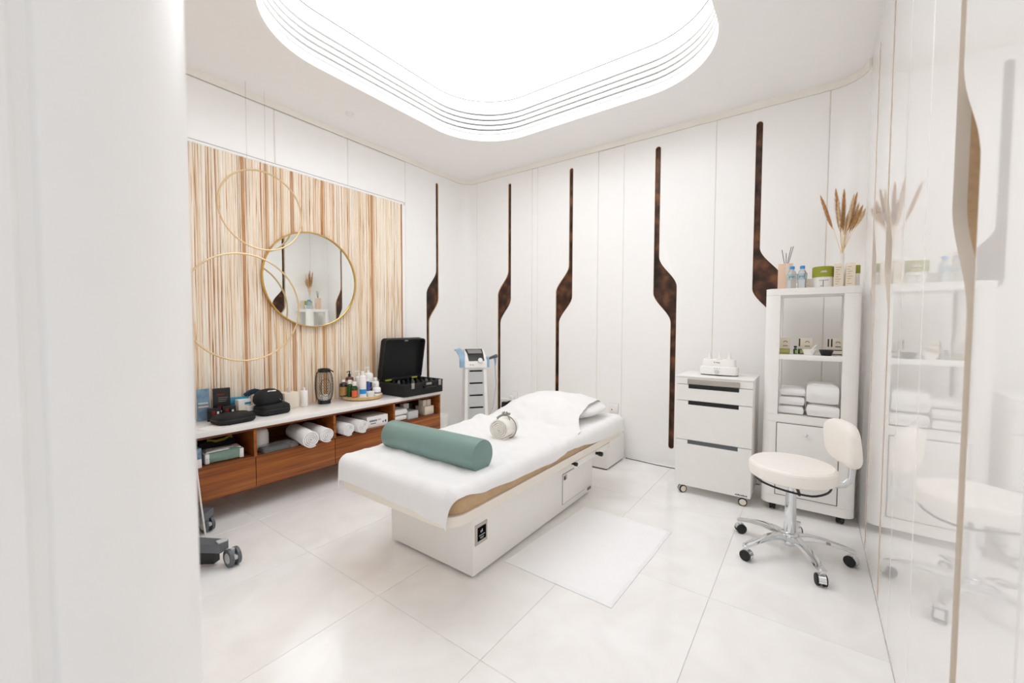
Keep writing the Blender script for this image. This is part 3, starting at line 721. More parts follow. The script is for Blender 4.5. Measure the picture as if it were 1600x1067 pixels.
# ------------------------------------------------------------------ shelf tower
TW = thing('shelf_tower', 'tall white open shelf unit with rounded corners and lower door on castors', 'shelving', (-.01, 3.44, 0))
AX0, AX1, AY0, AY1 = -.258, .242, 3.25, 3.62
def slab(z0, z1, r=.06, ins=0): return prism(new(), rrect(AX0+ins, AY0+ins, AX1-ins, AY1-ins, r, 8), z0, z1)
obj('top_board', slab(1.452, 1.495), 'whitep', TW, True)
obj('base_board', slab(.052, .108), 'whitep', TW, True)
obj('mid_board', slab(.612, .660), 'whitep', TW, True)
obj('shelf', B((-.18, AY0+.004, 1.027), (.163, AY1-.01, 1.06), .002), 'whitep', TW, True)
def column(x0, x1, y0, y1, z0, z1, cx, cy):
    """corner post whose outer corner is rounded"""
    p = [(x0, y0), (x1, y0), (x1, y1), (x0, y1)]; out = []
    for (x, y) in p:
        if abs(x-cx) < 1e-6 and abs(y-cy) < 1e-6:
            sx = 1 if cx == x0 else -1; sy = 1 if cy == y0 else -1; ccx, ccy = cx+sx*.06, cy+sy*.06
            a0 = math.degrees(math.atan2(-sy, -sx)); seq = [(ccx+.06*math.cos(R(a0+d)), ccy+.06*math.sin(R(a0+d))) for d in range(-45, 46, 9)]
            prevp = out[-1] if out else p[-1]
            if (seq[0][0]-prevp[0])**2 + (seq[0][1]-prevp[1])**2 > (seq[-1][0]-prevp[0])**2 + (seq[-1][1]-prevp[1])**2: seq.reverse()
            out += seq
        else: out.append((x, y))
    return prism(new(), out, z0, z1)
for z0, z1 in ((.661, 1.451),):
    for cx, cy in ((AX0, AY0), (AX1, AY0), (AX0, AY1), (AX1, AY1)):
        x0, x1 = (AX0, AX0+.085) if cx == AX0 else (AX1-.085, AX1); y0, y1 = (AY0, AY0+.085) if cy == AY0 else (AY1-.085, AY1)
        obj('post', column(x0, x1, y0, y1, z0, z1, cx, cy), 'whitep', TW, True)
bm = new(); prism(bm, rrect(AX0, AY0, AX1, AY1, .06, 8), .109, .611)
obj('cupboard', bm, 'whitep', TW, True)
dr = obj('cupboard_door', B((-.173, AY0-.004, .124), (.151, AY0+.002, .604), .001), 'grayw', TW, True)
obj('door_gap', B((-.177, AY0-.002, .12), (.155, AY0+.001, .608)), 'inkdark', TW, True)
obj('knob', L([(0, 0), (.006, 0), (.006, .012), (.010, .016), (.010, .02), (0, .022)], 14, (-.012, AY0-.004, .545), Matrix.Rotation(R(90), 4, 'X')), 'chrome', dr, True)
for x, y, a in ((-.19, 3.30, R(10)), (.175, 3.30, R(-20)), (-.19, 3.56, 0), (.18, 3.56, 0)): twin_caster(TW, x, y, .0245, .034, a, 'black', 'black', 'black', .053)

# things on the tower
ZT = 1.4955
df = thing('reed_diffuser_box', 'peach coloured diffuser box with dark reeds on the shelf unit', 'diffuser', (-.155, 3.46, ZT))
obj('box', B((-.203, 3.43, ZT), (-.118, 3.49, ZT+.185), .002), 'peach', df, True)
obj('box_panel', B((-.157, 3.4285, ZT+.10), (-.139, 3.4305, ZT+.184)), 'beigebox', df, True)
for (dx, dz, sx) in ((-.018, .285, -.01), (.022, .30, .004), (.028, .302, .01), (.0, .26, -.002)):
    obj('reed', T([(-.157+sx, 3.46, ZT+.18), (-.157+sx+dx, 3.462, ZT+dz)], .0022, 6), 'inkdark', df, True)
for k, (x, y, lab) in enumerate(((-.118, 3.345, 'clear plastic water bottle with blue cap, the left one of two'), (-.062, 3.345, 'clear plastic water bottle with blue cap, the right one of two'))):
    bt = thing('water_bottle', lab, 'bottle', (x, y, ZT), 0, 'water bottles on the shelf unit')
    obj('body', L([(0, 0), (.021, 0), (.026, .004), (.027, .02), (.025, .03), (.027, .04), (.027, .075), (.026, .10), (.018, .118), (.0125, .124), (.0125, .134)], 24), 'clear', bt)
    obj('label_band', L([(.0275, .062), (.0278, .063), (.0278, .098), (.0272, .099)], 24), 'clear', bt)
    obj('cap', L([(.0, .132), (.0145, .132), (.0145, .148), (.013, .151), (0, .151)], 20), 'bluecap', bt)
    bm = new()
    for q in range(4): box(bm, (-.016+q*.009, -.0288, .072+(q % 2)*.006), (-.011+q*.009, -.0275, .084))
    obj('lettering', bm, 'tealfab', bt)
hb = thing('small_white_carton', 'small plain cream carton between the water bottles and the green tub', 'box', (-.02, 3.41, ZT))
obj('body', B((-.042, 3.39, ZT), (-.005, 3.44, ZT+.066), .001), 'beigebox', hb, True)
gt = thing('green_lidded_tub', 'round white tub with olive green lid and white print', 'tub', (.048, 3.40, ZT))
obj('tub', L([(0, 0), (.053, 0), (.055, .003), (.055, .078), (0, .078)], 36), 'whitep', gt)
obj('lid', L([(.0, .142), (.052, .141), (.0575, .137), (.0575, .072), (.0555, .072)], 36), 'olive', gt)
bm = new(); box(bm, (-.008, -.060, .108), (.018, -.0565, .111)); box(bm, (-.014, -.060, .101), (.022, -.0565, .1045)); obj('lid_lettering', bm, 'whiteink', gt)
bm = new(); box(bm, (.0, -.0565, .003), (.004, -.0545, .05)); box(bm, (-.02, -.0565, .048), (.03, -.0545, .0505)); box(bm, (-.012, -.0565, .012), (-.004, -.0545, .016)); obj('tub_lettering', bm, 'print', gt)
for k, (x, y, lab) in enumerate(((.128, 3.36, 'slim cream carton with faint print, the one beside the green tub'), (.186, 3.36, 'slim cream carton with faint print, the one nearer the right wall'))):
    cb_ = thing('slim_carton', lab, 'box', (x, y, ZT), 0, 'cream cartons on the shelf unit')
    obj('body', B((-.0235, -.022, 0), (.0235, .022, .150), .001), 'beigebox', cb_)
    bm = new()
    for q in range(8): box(bm, (-.017, -.0228, .02+q*.015), (-.017+.012+.02*((q*7+k*3) % 5)/5, -.0218, .0225+q*.015))
    obj('lettering', bm, 'goldlab', cb_)
gt2 = thing('green_lidded_canister', 'narrow white canister with olive green top behind the cream cartons', 'canister', (.217, 3.42, ZT))
obj('tub', L([(0, 0), (.019, 0), (.02, .003), (.02, .09), (0, .09)], 24), 'whitep', gt2); obj('lid', L([(.0, .142), (.019, .141), (.0212, .138), (.0212, .088), (.0202, .088)], 24), 'olive', gt2)
# vase with dried grasses
vz = thing('bud_vase', 'slim white bud vase holding dried pampas grass on the shelf unit', 'vase', (.146, 3.47, ZT))
obj('vessel', L([(0, 0), (.034, 0), (.042, .02), (.044, .05), (.036, .09), (.018, .125), (.0125, .15), (.012, .225), (.014, .23), (.0105, .231), (.0095, .15), (0, .1)], 28), 'whitep', vz)
gr = thing('dried_grass_bouquet', 'tan and cream dried pampas stems standing in the white bud vase', 'dried flowers', (.146, 3.47, ZT+.2))
def plume(base_, tip, start, r, mat, n=650):
    a, b_ = Vector(base_), Vector(tip); d = (b_-a); ln = d.length; d.normalize(); u = d.cross(Vector((0, 1, .1))).normalized(); v = d.cross(u)
    bm = new(); 
    for k in range(n):
        f = start + (1-start)*(k/n); env = math.sin(math.pi*min(1, max(0, (f-start)/(1-start)*.93+.06)))**.65
        th = k*2.4; rad = r*env*random.uniform(.55, 1.1); p = a + d*ln*f; o_ = u*math.cos(th)+v*math.sin(th)
        tipp = p + o_*rad + d*(.028+random.uniform(0, .014)); side = d.cross(o_)*.0018
        vs = [bm.verts.new(q) for q in (p-side, p+side, tipp)]; bm.faces.new(vs)
    return bm
for (dx, dy, dz, st, r_, mt) in ((-.115, .0, .415, .40, .020, 'plume'), (-.042, -.01, .445, .32, .024, 'plume'), (.0, .01, .44, .30, .022, 'plume'), (.062, .02, .41, .36, .019, 'plume'), (.074, .06, .35, .38, .021, 'plumelt'), (.045, -.03, .385, .36, .018, 'plumelt'), (.085, -.01, .315, .45, .018, 'plume'), (.096, -.01, .29, .6, .02, 'plumelt'), (-.02, .04, .33, .4, .018, 'plumelt'), (.03, -.01, .30, .4, .018, 'plume'), (-.03, -.03, .36, .36, .015, 'plumelt'), (.02, .0, .27, .3, .018, 'plumelt')):
    pts = [(.0, 0, -.08), (dx*.08, dy*.05, .05), (dx*.45, dy*.5, dz*.5), (dx, dy, dz-.04)]
    s = obj('grass_stem', T(pts, .0016, 5), 'plumelt', gr)
    o_ = obj('plume', plume((dx*.12, dy*.2, .06), (dx, dy, dz-.02), st, r_, mt), mt, s, sm=False)
# shelf items
ZS = 1.0605
def soap_card(x, y, lab, bars, bcol, w0=.075):
    t = thing('printed_carton', lab, 'box', (x, y, ZS), 0, 'white printed cartons on the middle shelf')
    lo = obj('lower_box', B((-w0/2, -.02, 0), (w0/2, .02, .033), .001), bcol, t); obj('lower_label', B((-w0/2+.012, -.0206, .006), (w0/2-.002, -.0196, .028)), 'oil' if bcol != 'inkdark' else 'beigebox', lo)
    up_ = obj('upper_box', B((-w0/2, -.018, .0335), (w0/2, .018, .108), .001), 'beigebox', t)
    bm = new()
    for q in range(bars): box(bm, (-w0/2+.004+q*.017, -.0188, .052), (-w0/2+.012+q*.017, -.0178, .104))
    for a in range(15, 166, 15): box(bm, (w0*.15+.011*math.cos(R(a))-.0016, -.0188, .074+.010*math.sin(R(a))), (w0*.15+.011*math.cos(R(a))+.0016, -.0178, .0775+.010*math.sin(R(a))))
    for q in range(4): box(bm, (w0*.15-.012+q*.007, -.0188, .05), (w0*.15-.008+q*.007, -.0178, .058))
    obj('lettering', bm, 'inkdark', up_); return t
soap_card(-.155, 3.38, 'white printed carton partly hidden behind the left post of the unit', 0, 'olive', .07)
soap_card(-.035, 3.40, 'white printed carton with one dark bar, behind the white bowl', 1, 'green', .078)
soap_card(.125, 3.42, 'white printed carton with two dark bars, behind the black bowl', 2, 'inkdark', .088)
sb = thing('small_oil_bottle', 'tiny green bottle with black cap on the middle shelf', 'bottle', (-.088, 3.36, ZS))
obj('body', L([(0, 0), (.010, 0), (.011, .002), (.011, .032), (.006, .036), (.006, .04)], 16), 'green', sb); obj('cap', L([(0, .042), (.0085, .042), (.0085, .054), (0, .055)], 14), 'black', sb); obj('label_panel', B((.0, -.0115, .004), (.009, -.008, .028)), 'oil', sb)
bw = thing('white_mixing_bowl', 'small white square sided bowl on the middle shelf', 'bowl', (-.012, 3.315, ZS))
def bowl(): return loft([sq(.026, .026, 0, 28, .6), sq(.038, .038, .034, 28, .6), sq(.04, .04, .036, 28, .6), sq(.036, .036, .034, 28, .6), sq(.024, .024, .006, 28, .6)])
obj('basin', bowl(), 'whitep', bw)
top('white_spatula', T([(-.02, 3.315, ZS+.009), (.028, 3.315, ZS+.066)], .0035, 8, rr=[(.004, .006), (.004, .004)]), 'whitep', (0, 3.315, ZS+.008), 'white spatula resting in the small white bowl', 'spatula')
bb = thing('black_mixing_bowl', 'small black bowl at the right of the middle shelf', 'bowl', (.077, 3.30, ZS)); obj('basin', bowl(), 'black', bb)
# folded towels / packs on the lower shelf
ZL = .6605
def cushiony(w_, d_, h_, sd, bulge=.2):
    bm = new(); box(bm, (-w_/2, -d_/2, 0), (w_/2, d_/2, h_)); bmesh.ops.subdivide_edges(bm, edges=bm.edges[:], cuts=10, use_grid_fill=True)
    for v in bm.verts:
        x, y, z = v.co.x/(w_/2), v.co.y/(d_/2), v.co.z/h_*2-1; m = max(abs(x), abs(y))
        k = 1-.55*max(0, m-.55)**2*2.2; v.co.z = h_/2 + (v.co.z-h_/2)*k
        v.co.x *= 1-.05*z*z; v.co.y *= 1-.06*z*z
        nn = noise2(v.co.x*9, v.co.y*9, 1.4, sd+z); v.co += Vector((.004*nn, .004*nn, .004*nn*(1 if z > -.9 else 0)))
        v.co.z = max(0, v.co.z)
    zmin = min(v.co.z for v in bm.verts); bmesh.ops.translate(bm, vec=(0, 0, -zmin), verts=bm.verts)
    return bm
zz = ZL
for k, hh in enumerate((.058, .062, .052)):
    top('folded_towel', place(cushiony(.138, .22, hh, k*2), (-.098, 3.395, zz), R(2*k-2)), 'terry', (-.098, 3.395, zz), ['folded white towel at the bottom of the left stack in the shelf unit', 'folded white towel in the middle of the left stack in the shelf unit', 'folded white towel on top of the left stack in the shelf unit'][k], 'towel', 'folded towels in the shelf unit'); zz += hh+.001
zz = ZL
for k, hh in enumerate((.082, .13)):
    top('towel_pack', place(cushiony(.17, .27, hh, 7+k*2), (.066, 3.40, zz), R(1-2*k)), 'cotton', (.066, 3.40, zz), ['thick white folded pack at the bottom of the right stack', 'puffy white folded pack on top of the right stack'][k], 'towel', 'white packs in the shelf unit'); zz += hh+.001

# ------------------------------------------------------------------ stool
ST = thing('salon_stool', 'ivory round swivel stool with small backrest and five star chrome base', 'stool', (-.07, 2.68, 0))
obj('seat', L([(0, .428), (.185, .428), (.198, .436), (.202, .45), (.202, .482), (.198, .498), (.186, .508), (.12, .512), (0, .513)], 64), 'leather', ST)
obj('seat_seam', T([(.2005*math.cos(a), .2005*math.sin(a), .490) for a in [2*math.pi*i/64 for i in range(64)]], .0022, 6, True), 'leather', ST)
obj('seat_plate', L([(0, .404), (.06, .404), (.07, .415), (.16, .422), (.165, .428), (0, .428)], 40), 'whitep', ST)
obj('lift_ring', T([(.172*math.cos(R(a)), .172*math.sin(R(a)), .392+.018*abs(math.cos(R(a)*1.0-R(215)))) for a in range(-170, 45, 8)], .0055, 8), 'black', ST)
obj('lift_arm', T([(.0, -.02, .41), (.03, -.10, .402), (.04, -.165, .395)], .008, 8), 'black', ST)
gp = obj('gas_column', L([(0, .33), (.014, .33), (.014, .415), (0, .415)], 20), 'chrome', ST)
obj('column_sleeve', L([(0, .085), (.029, .085), (.0285, .2), (.0245, .345), (.022, .352), (0, .352)], 32), 'chrome', gp)
obj('hub', L([(0, .055), (.03, .055), (.046, .07), (.048, .11), (.04, .125), (.03, .13), (0, .13)], 32), 'chrome', ST)
for k, a in enumerate((84, 156, 228, 300, 12)):
    c_, s_ = math.cos(R(a)), math.sin(R(a)); bm = new(); secs = []
    for f, wd_, z, th_ in ((.03, .030, .112, .03), (.08, .026, .122, .026), (.14, .023, .118, .02), (.20, .0215, .106, .016), (.25, .022, .092, .013), (.283, .020, .082, .011), (.292, .010, .079, .009)):
        secs.append([(f*c_ - q*wd_*s_, f*s_ + q*wd_*c_, z + zz_*th_) for q, zz_ in ((-1, -.75), (-.86, .0), (-.55, .12), (.55, .12), (.86, .0), (1, -.75), (.8, -1), (-.8, -1))])
    lg = obj('leg', loft(secs), 'chrome', ST)
    o_ = {84: R(20), 156: R(120), 228: R(70), 300: R(15), 12: R(60)}[a]
    wx, wy = -.07 + .272*c_, 2.68 + .272*s_
    c0 = len(ST.children); ax = a
    # castor as sub-parts of its leg
    r_ = .0275; w_ = .046; axm = Matrix.Translation((wx, wy, r_)) @ Matrix.Rotation(o_, 4, 'Z') @ Matrix.Rotation(R(90), 4, 'Y')
    bm = new()
    for s in (-1, 1): lathe(bm, [(0, s*w_*.15), (r_*.96, s*w_*.15), (r_, s*w_*.22), (r_, s*w_*.45), (r_*.9, s*w_*.5), (0, s*w_*.52)], 22, axm)
    obj('castor_wheel', bm, 'blackrub', lg, True)
    bm = new(); hd = Matrix.Translation((wx, wy, r_)) @ Matrix.Rotation(o_, 4, 'Z'); pts = [(r_*1.1*math.cos(R(q)), r_*1.1*math.sin(R(q))) for q in range(10, 200, 12)]
    A = [bm.verts.new((-w_*.34, p, q)) for p, q in pts]; Bv = [bm.verts.new((w_*.34, p, q)) for p, q in pts]
    for i in range(len(pts)-1): bm.faces.new((A[i], A[i+1], Bv[i+1], Bv[i]))
    bm.faces.new((A[0], Bv[0], Bv[-1], A[-1])); bm.faces.new(A); bm.faces.new(list(reversed(Bv)))
    bmesh.ops.transform(bm, matrix=hd, verts=bm.verts); lathe(bm, [(.007, .05), (.007, .08)], 10, Matrix.Translation((wx, wy, 0)))
    obj('castor_hood', bm, 'chrome', lg, True)
# backrest (on the side towards the right wall)
BA = R(14); bc = Vector((.232*math.cos(BA), .232*math.sin(BA), .642))
n_in = Vector((-math.cos(BA+R(8)), -math.sin(BA+R(8)), -.12)).normalized(); tn = Vector((-math.sin(BA+R(8)), math.cos(BA+R(8)), 0)); upv = n_in.cross(tn); upv = upv if upv.z > 0 else -upv
def pad(hw, hh, th):
    bm = new(); nu_, nv_ = 28, 10; G = []
    for j in range(nv_+1):
        ph = -math.pi/2+math.pi*j/nv_; row = []
        for i in range(nu_*2):
            t = math.pi*i/nu_; c, s = math.cos(t), math.sin(t); e = .6; q = max(0, math.cos(ph))**.28
            x = math.copysign(abs(c)**e, c)*hw*q; y = math.copysign(abs(s)**e, s)*hh*q; z = math.sin(ph)*th
            bend = .35*(x/hw)**2*.06
            row.append(bm.verts.new(bc + tn*x + upv*y + n_in*(z + bend)))
        G.append(row)
    for j in range(nv_):
        for i in range(nu_*2): bm.faces.new((G[j][i], G[j][(i+1) % (nu_*2)], G[j+1][(i+1) % (nu_*2)], G[j+1][i]))
    bmesh.ops.remove_doubles(bm, verts=bm.verts, dist=1e-5); return bm
obj('backrest', pad(.145, .118, .036), 'leather', ST)
bk = bc - n_in*.028
obj('backrest_bar', T([(.06*math.cos(BA), .06*math.sin(BA), .415), (.19*math.cos(BA), .19*math.sin(BA), .412), (.235*math.cos(BA), .235*math.sin(BA), .418), (bk.x+.004, bk.y, .45), (bk.x+.008, bk.y, .52), (bk.x, bk.y, .64)], .011, 12, rr=[(.006, .016)]*6), 'chrome', ST)

# ------------------------------------------------------------------ upright device, bin, sockets
DV = thing('treatment_machine', 'slim white and pale blue treatment machine on a stand in the far corner', 'machine', (-2.93, 3.33, 0), R(52))
fy = -.115
obj('foot', loft([sq(.17, .15, 0, 32, .5), sq(.17, .15, .03, 32, .5), sq(.14, .12, .05, 32, .5)]), 'gray', DV)
def tp(w0, w1, y0, y1, z0, z1, b_=.0, yb0=.10, yb1=.08):
    return loft([[(-w0, y0, z0), (w0, y0, z0), (w0, yb0, z0), (-w0, yb0, z0)], [(-w1, y1, z1), (w1, y1, z1), (w1, yb1, z1), (-w1, yb1, z1)]])
obj('body', tp(.132, .112, fy-.03, -.085, .05, .80), 'whitep', DV)
obj('front_panel', tp(.094, .082, fy-.035, -.091, .07, .785, 0, -.06, -.05), 'ltgray', DV)
for k in range(6):
    z = .765-k*.127; yy = fy-.035 + (.059)*(z-.07)/.715; wk = .082+.012*(.785-z)/.7
    obj('vent_slot', B((-wk*.82, yy-.003, z-.008), (wk*.82, yy+.004, z+.006)), 'dark', DV)
obj('logo', L([(0, 0), (.03, 0), (.03, .002), (0, .002)], 24, (0, -.0925, .70), Matrix.Rotation(R(90), 4, 'X')), 'blue', DV); DV.children[-1].scale = (1, 1, 1)
hd = obj('head', loft([[(-.118, -.10, .80), (.118, -.10, .80), (.118, .08, .80), (-.118, .08, .80)], [(-.118, -.095, .87), (.118, -.095, .87), (.118, .09, .87), (-.118, .09, .87)], [(-.108, -.055, .94), (.108, -.055, .94), (.108, .10, .94), (-.108, .10, .94)], [(-.105, .03, .985), (.105, .03, .985), (.105, .10, .985), (-.105, .10, .985)]]), 'whitep', DV)
obj('control_face', loft([[(-.075, -.099, .872), (.09, -.099, .872), (.09, -.09, .868), (-.075, -.09, .868)], [(-.085, -.060, .944), (.085, -.060, .944), (.085, -.05, .938), (-.085, -.05, .938)], [(-.098, .025, .99), (.088, .025, .99), (.088, .03, .98), (-.098, .03, .98)]]), 'black', hd)
obj('display', loft([[(-.072, -.058, .948), (.075, -.058, .948), (.075, -.05, .944), (-.072, -.05, .944)], [(-.08, .008, .984), (.07, .008, .984), (.07, .012, .978), (-.08, .012, .978)]]), 'screen', hd)
obj('control_knob', L([(0, 0), (.026, 0), (.024, .014), (0, .016)], 22, (.045, -.098, .875), Matrix.Rotation(R(75), 4, 'X')), 'whitep', hd)
for k in (-1, 0): obj('button', L([(0, 0), (.008, 0), (.007, .004), (0, .004)], 14, (-.03+k*.028, -.098, .83), Matrix.Rotation(R(90), 4, 'X')), 'ltgray', hd)
obj('handle', loft([[(-.165, -.10, .80), (-.118, -.10, .80), (-.118, -.03, .80), (-.165, -.03, .80)], [(-.165, -.10, .87), (-.118, -.10, .87), (-.118, -.03, .90), (-.165, -.03, .90)], [(-.175, -.07, .92), (-.118, -.065, .935), (-.118, .0, .94), (-.175, -.01, .925)], [(-.19, -.01, .965), (-.135, -.005, .985), (-.135, .06, .985), (-.19, .05, .965)], [(-.20, .07, .985), (-.145, .07, 1.0), (-.145, .13, .985), (-.20, .13, .97)]]), 'blue', DV)
obj('handle', loft([[(.118, -.10, .80), (.145, -.10, .80), (.145, -.03, .80), (.118, -.03, .80)], [(.118, -.09, .90), (.145, -.09, .90), (.145, -.03, .91), (.118, -.03, .91)]]), 'blue', DV)
obj('applicator', T([(.14, -.05, .885), (.175, -.055, .90), (.215, -.09, .915), (.222, -.10, .92)], .02, 12, rr=[.012, .015, .02, .02]), 'gray', DV)
obj('applicator_grip', T([(.208, -.08, .90), (.216, -.075, .86), (.215, -.07, .80)], .01, 8, rr=[.017, .012, .004]), 'blue', DV)
obj('hose', T([(.215, -.07, .80), (.235, -.03, .60), (.21, 0, .35), (.12, .04, .12), (.09, .04, .06)], .006, 8), 'ltgray', DV)
bn = thing('waste_bin', 'small white round pedal bin between the sideboard and the machine', 'bin', (-3.17, 3.03, 0))
obj('bucket', L([(0, 0), (.09, 0), (.095, .01), (.108, .26), (.108, .275), (0, .275)], 36), 'whitep', bn)
obj('bag_edge', L([(.109, .215), (.111, .22), (.111, .27), (.1085, .275)], 36), 'cotton', bn)
obj('lid', L([(.112, .276), (.113, .285), (.105, .30), (0, .306)], 36), 'whitep', bn)
def socket(x, y, z, lab, plug=True):
    s = thing('wall_socket', lab, 'socket', (x, y, z))
    obj('plate', B((-.045, -.012, -.045), (.045, 0, .045), .003), 'whitep', s); obj('switch', B((.015, -.018, -.02), (.032, -.011, .02), .002), 'whitep', s)
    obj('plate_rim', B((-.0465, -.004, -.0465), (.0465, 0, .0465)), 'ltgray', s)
    if plug: obj('plug', B((-.035, -.05, -.04), (.01, -.012, 0), .006), 'whitep', s)
    else: obj('pin_hole', B((-.02, -.0135, -.02), (-.01, -.011, -.01)), 'black', s)
    return s
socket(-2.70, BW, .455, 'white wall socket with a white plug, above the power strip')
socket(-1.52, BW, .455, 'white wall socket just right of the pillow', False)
ps = thing('power_strip', 'white power strip holding black plugs low on the back wall', 'power strip', (-2.72, 3.705, .385))
obj('housing', B((-.14, -.01, -.012), (.12, .03, .03), .006), 'whitep', ps)
obj('plug', B((-.085, -.06, -.07), (-.025, -.011, .0), .008), 'black', ps); obj('plug', L([(0, 0), (.024, 0), (.024, .035), (.018, .045), (0, .046)], 20, (.01, -.011, -.004), Matrix.Rotation(R(90), 4, 'X')), 'black', ps)
obj('plug', B((.045, -.04, -.06), (.08, -.011, -.008), .006), 'black', ps)
obj('lead', T([(-.055, -.05, -.03), (-.11, -.07, -.06), (-.14, -.06, -.18), (-.12, -.05, -.36)], .004, 6), 'cable', ps)
obj('mounting_plate', B((-.1, .03, -.01), (.08, .045, .02)), 'whitep', ps)
bm = T([(-1.387, 3.722, .003), (-1.25, 3.715, .003), (-1.1, 3.70, .003), (-.95, 3.70, .003), (-.78, 3.705, .003), (-.5, 3.715, .003), (-.3, 3.72, .003)], .0032, 6)
top('floor_cable', bm, 'cable', (-.9, 3.7, 0), 'thin black cable lying on the floor along the back wall', 'cable')
sd = thing('smoke_detector', 'tiny white round detector on the ceiling above the bamboo wall', 'smoke detector', (-3.1, 1.99, CH))
obj('base', L([(0, -.006), (.034, -.006), (.036, 0), (0, 0)], 28), 'whitep', sd); obj('cover', L([(0, -.022), (.018, -.021), (.026, -.012), (.027, -.006)], 28), 'whitep', sd)

# ------------------------------------------------------------------ machine base behind the door jamb
DB = thing('wheeled_machine', 'grey wheeled machine base with white mast, mostly hidden by the door column', 'machine', (-2.66, .70, 0))
obj('mast', B((-2.86, .55, .10), (-2.60, .755, 1.0), .02), 'ltgray', DB, True)
def leg_(p0, p1): return loft([[(p0[0]-.03, p0[1]-.03, .085), (p0[0]+.03, p0[1]-.03, .085), (p0[0]+.03, p0[1]+.03, .085), (p0[0]-.03, p0[1]+.03, .085)], [(p0[0]-.03, p0[1]-.03, .15), (p0[0]+.03, p0[1]-.03, .15), (p0[0]+.03, p0[1]+.03, .15), (p0[0]-.03, p0[1]+.03, .15)]])
def arm_(a, b_, w0, w1, z0, z1):
    a, b_ = Vector(a), Vector(b_); d = (b_-a).normalized(); n_ = Vector((-d.y, d.x))
    return prism(new(), [tuple(a+n_*w0), tuple(a-n_*w0), tuple(b_-n_*w1), tuple(b_+n_*w1)], z0, z1)
a1 = obj('leg', arm_((-2.72, .60), (-2.40, .80), .042, .027, .092, .138), 'gray', DB, True)
a2 = obj('leg', arm_((-2.72, .66), (-2.93, .90), .042, .027, .092, .138), 'gray', DB, True)
obj('end_cap', B((-2.43, .772, .1375), (-2.395, .815, .146), .003), 'ltgray', a1, True)
def caster2(lg, x, y, ang, r=.045, w_=.05):
    ax = Matrix.Translation((x, y, r)) @ Matrix.Rotation(ang, 4, 'Z') @ Matrix.Rotation(R(90), 4, 'Y'); bm = new()
    for s in (-1, 1): lathe(bm, [(r*.5, s*w_*.2), (r, s*w_*.2), (r, s*w_*.5), (r*.62, s*w_*.52), (r*.6, s*w_*.45)], 24, ax, cap=True)
    obj('castor_wheel', bm, 'gray', lg, True); bm = new()
    for s in (-1, 1): lathe(bm, [(0, s*w_*.45), (r*.6, s*w_*.45), (r*.58, s*w_*.53), (0, s*w_*.55)], 20, ax)
    obj('castor_disc', bm, 'ltgray', lg, True)
    bm = new(); box(bm, (-w_*.19, -r*.9, r*.9), (w_*.19, r*.75, r*1.35), .004); box(bm, (-w_*.19, -r*.2, r*.2), (w_*.19, r*1.05, r*1.0), .004)
    bmesh.ops.transform(bm, matrix=Matrix.Translation((x, y, 0)) @ Matrix.Rotation(ang, 4, 'Z'), verts=bm.verts)
    lathe(bm, [(.012, r*1.2), (.012, .088)], 10, Matrix.Translation((x, y, 0)))
    obj('castor_fork', bm, 'ltgray', lg, True)
caster2(a1, -2.40, .835, R(95)); caster2(a2, -2.92, .885, R(100))
obj('brake_bracket', arm_((-2.52, .745), (-2.46, .785), .03, .02, .02, .085), 'black', a1, True)
obj('cord', T([(-2.97, .74, .80), (-2.95, .76, .70), (-2.90, .83, .62), (-2.86, .82, .52), (-2.80, .81, .40), (-2.72, .80, .25), (-2.66, .80, .08), (-2.60, .74, .09)], .0045, 6), 'cordw', DB, True)
obj('cord', T([(-2.99, .72, .62), (-2.96, .76, .70), (-2.93, .80, .66), (-2.92, .82, .58), (-2.93, .80, .53), (-2.96, .76, .51), (-2.99, .73, .48)], .004, 6), 'cordw', DB, True)

# ------------------------------------------------------------------ things on the sideboard
ZW = .5925
# open case
CS = thing('open_equipment_case', 'large open black equipment case with its lid raised', 'case', (-3.14, 2.645, ZW))
cx0, cx1, cy0, cy1 = -.20, .195, -.245, .245
bm = plate_with_holes(rrect(cx0, cy0, cx1, cy1, .03), [], .02); obj('case_bottom', bm, 'blackfab', CS)
bm = new(); ribbon(bm, rrect(cx0, cy0, cx1, cy1, .03), .02, .118, .014, True); obj('case_wall', bm, 'blackfab', CS)
bm = new(); ribbon(bm, rrect(cx0-.003, cy0-.003, cx1+.003, cy1+.003, .033), .104, .120, .008, True); obj('case_rim', bm, 'black', CS)
obj('tray_insert', B((cx0+.016, cy0+.016, .06), (cx1-.016, cy1-.016, .082)), 'black', CS)
for i in range(5):
    for j in range(8):
        x = cx0+.045+i*.072; y_ = cy0+.045+j*.057
        if (i*5+j*3) % 7 == 0: continue
        c = obj('capsule', L([(0, .082), (.014, .082), (.015, .1), (.012, .112+.004*((i+j) % 3)), (0, .116+.004*((i+j) % 3))], 10, (x, y_, 0)), 'gray' if (i+j) % 3 == 0 else 'black', CS)
        if (i*3+j) % 4 == 0: obj('capsule_band', L([(.0153, .094), (.0153, .1)], 10, (x, y_, 0)), 'steel', c)
lm = Matrix.Translation((cx0+.01, 0, .122)) @ Matrix.Rotation(R(-80), 4, 'Y')
bm = plate_with_holes(rrect(0, cy0, .41, cy1, .035), [], .012); bm.transform(lm); lid = obj('lid', bm, 'blackfab', CS)
bm = new(); ribbon(bm, rrect(0, cy0, .41, cy1, .035), -.05, 0, .012, True); bm.transform(lm); obj('lid_wall', bm, 'blackfab', lid)
bm = new(); ribbon(bm, rrect(-.002, cy0-.002, .412, cy1+.002, .036), -.054, -.044, .008, True); bm.transform(lm); obj('lid_rim', bm, 'black', lid)
for y_ in (-.2, .12): bm = B((.004, y_, -.056), (.016, y_+.07, -.05)); bm.transform(lm); obj('tag', bm, 'lime', lid)
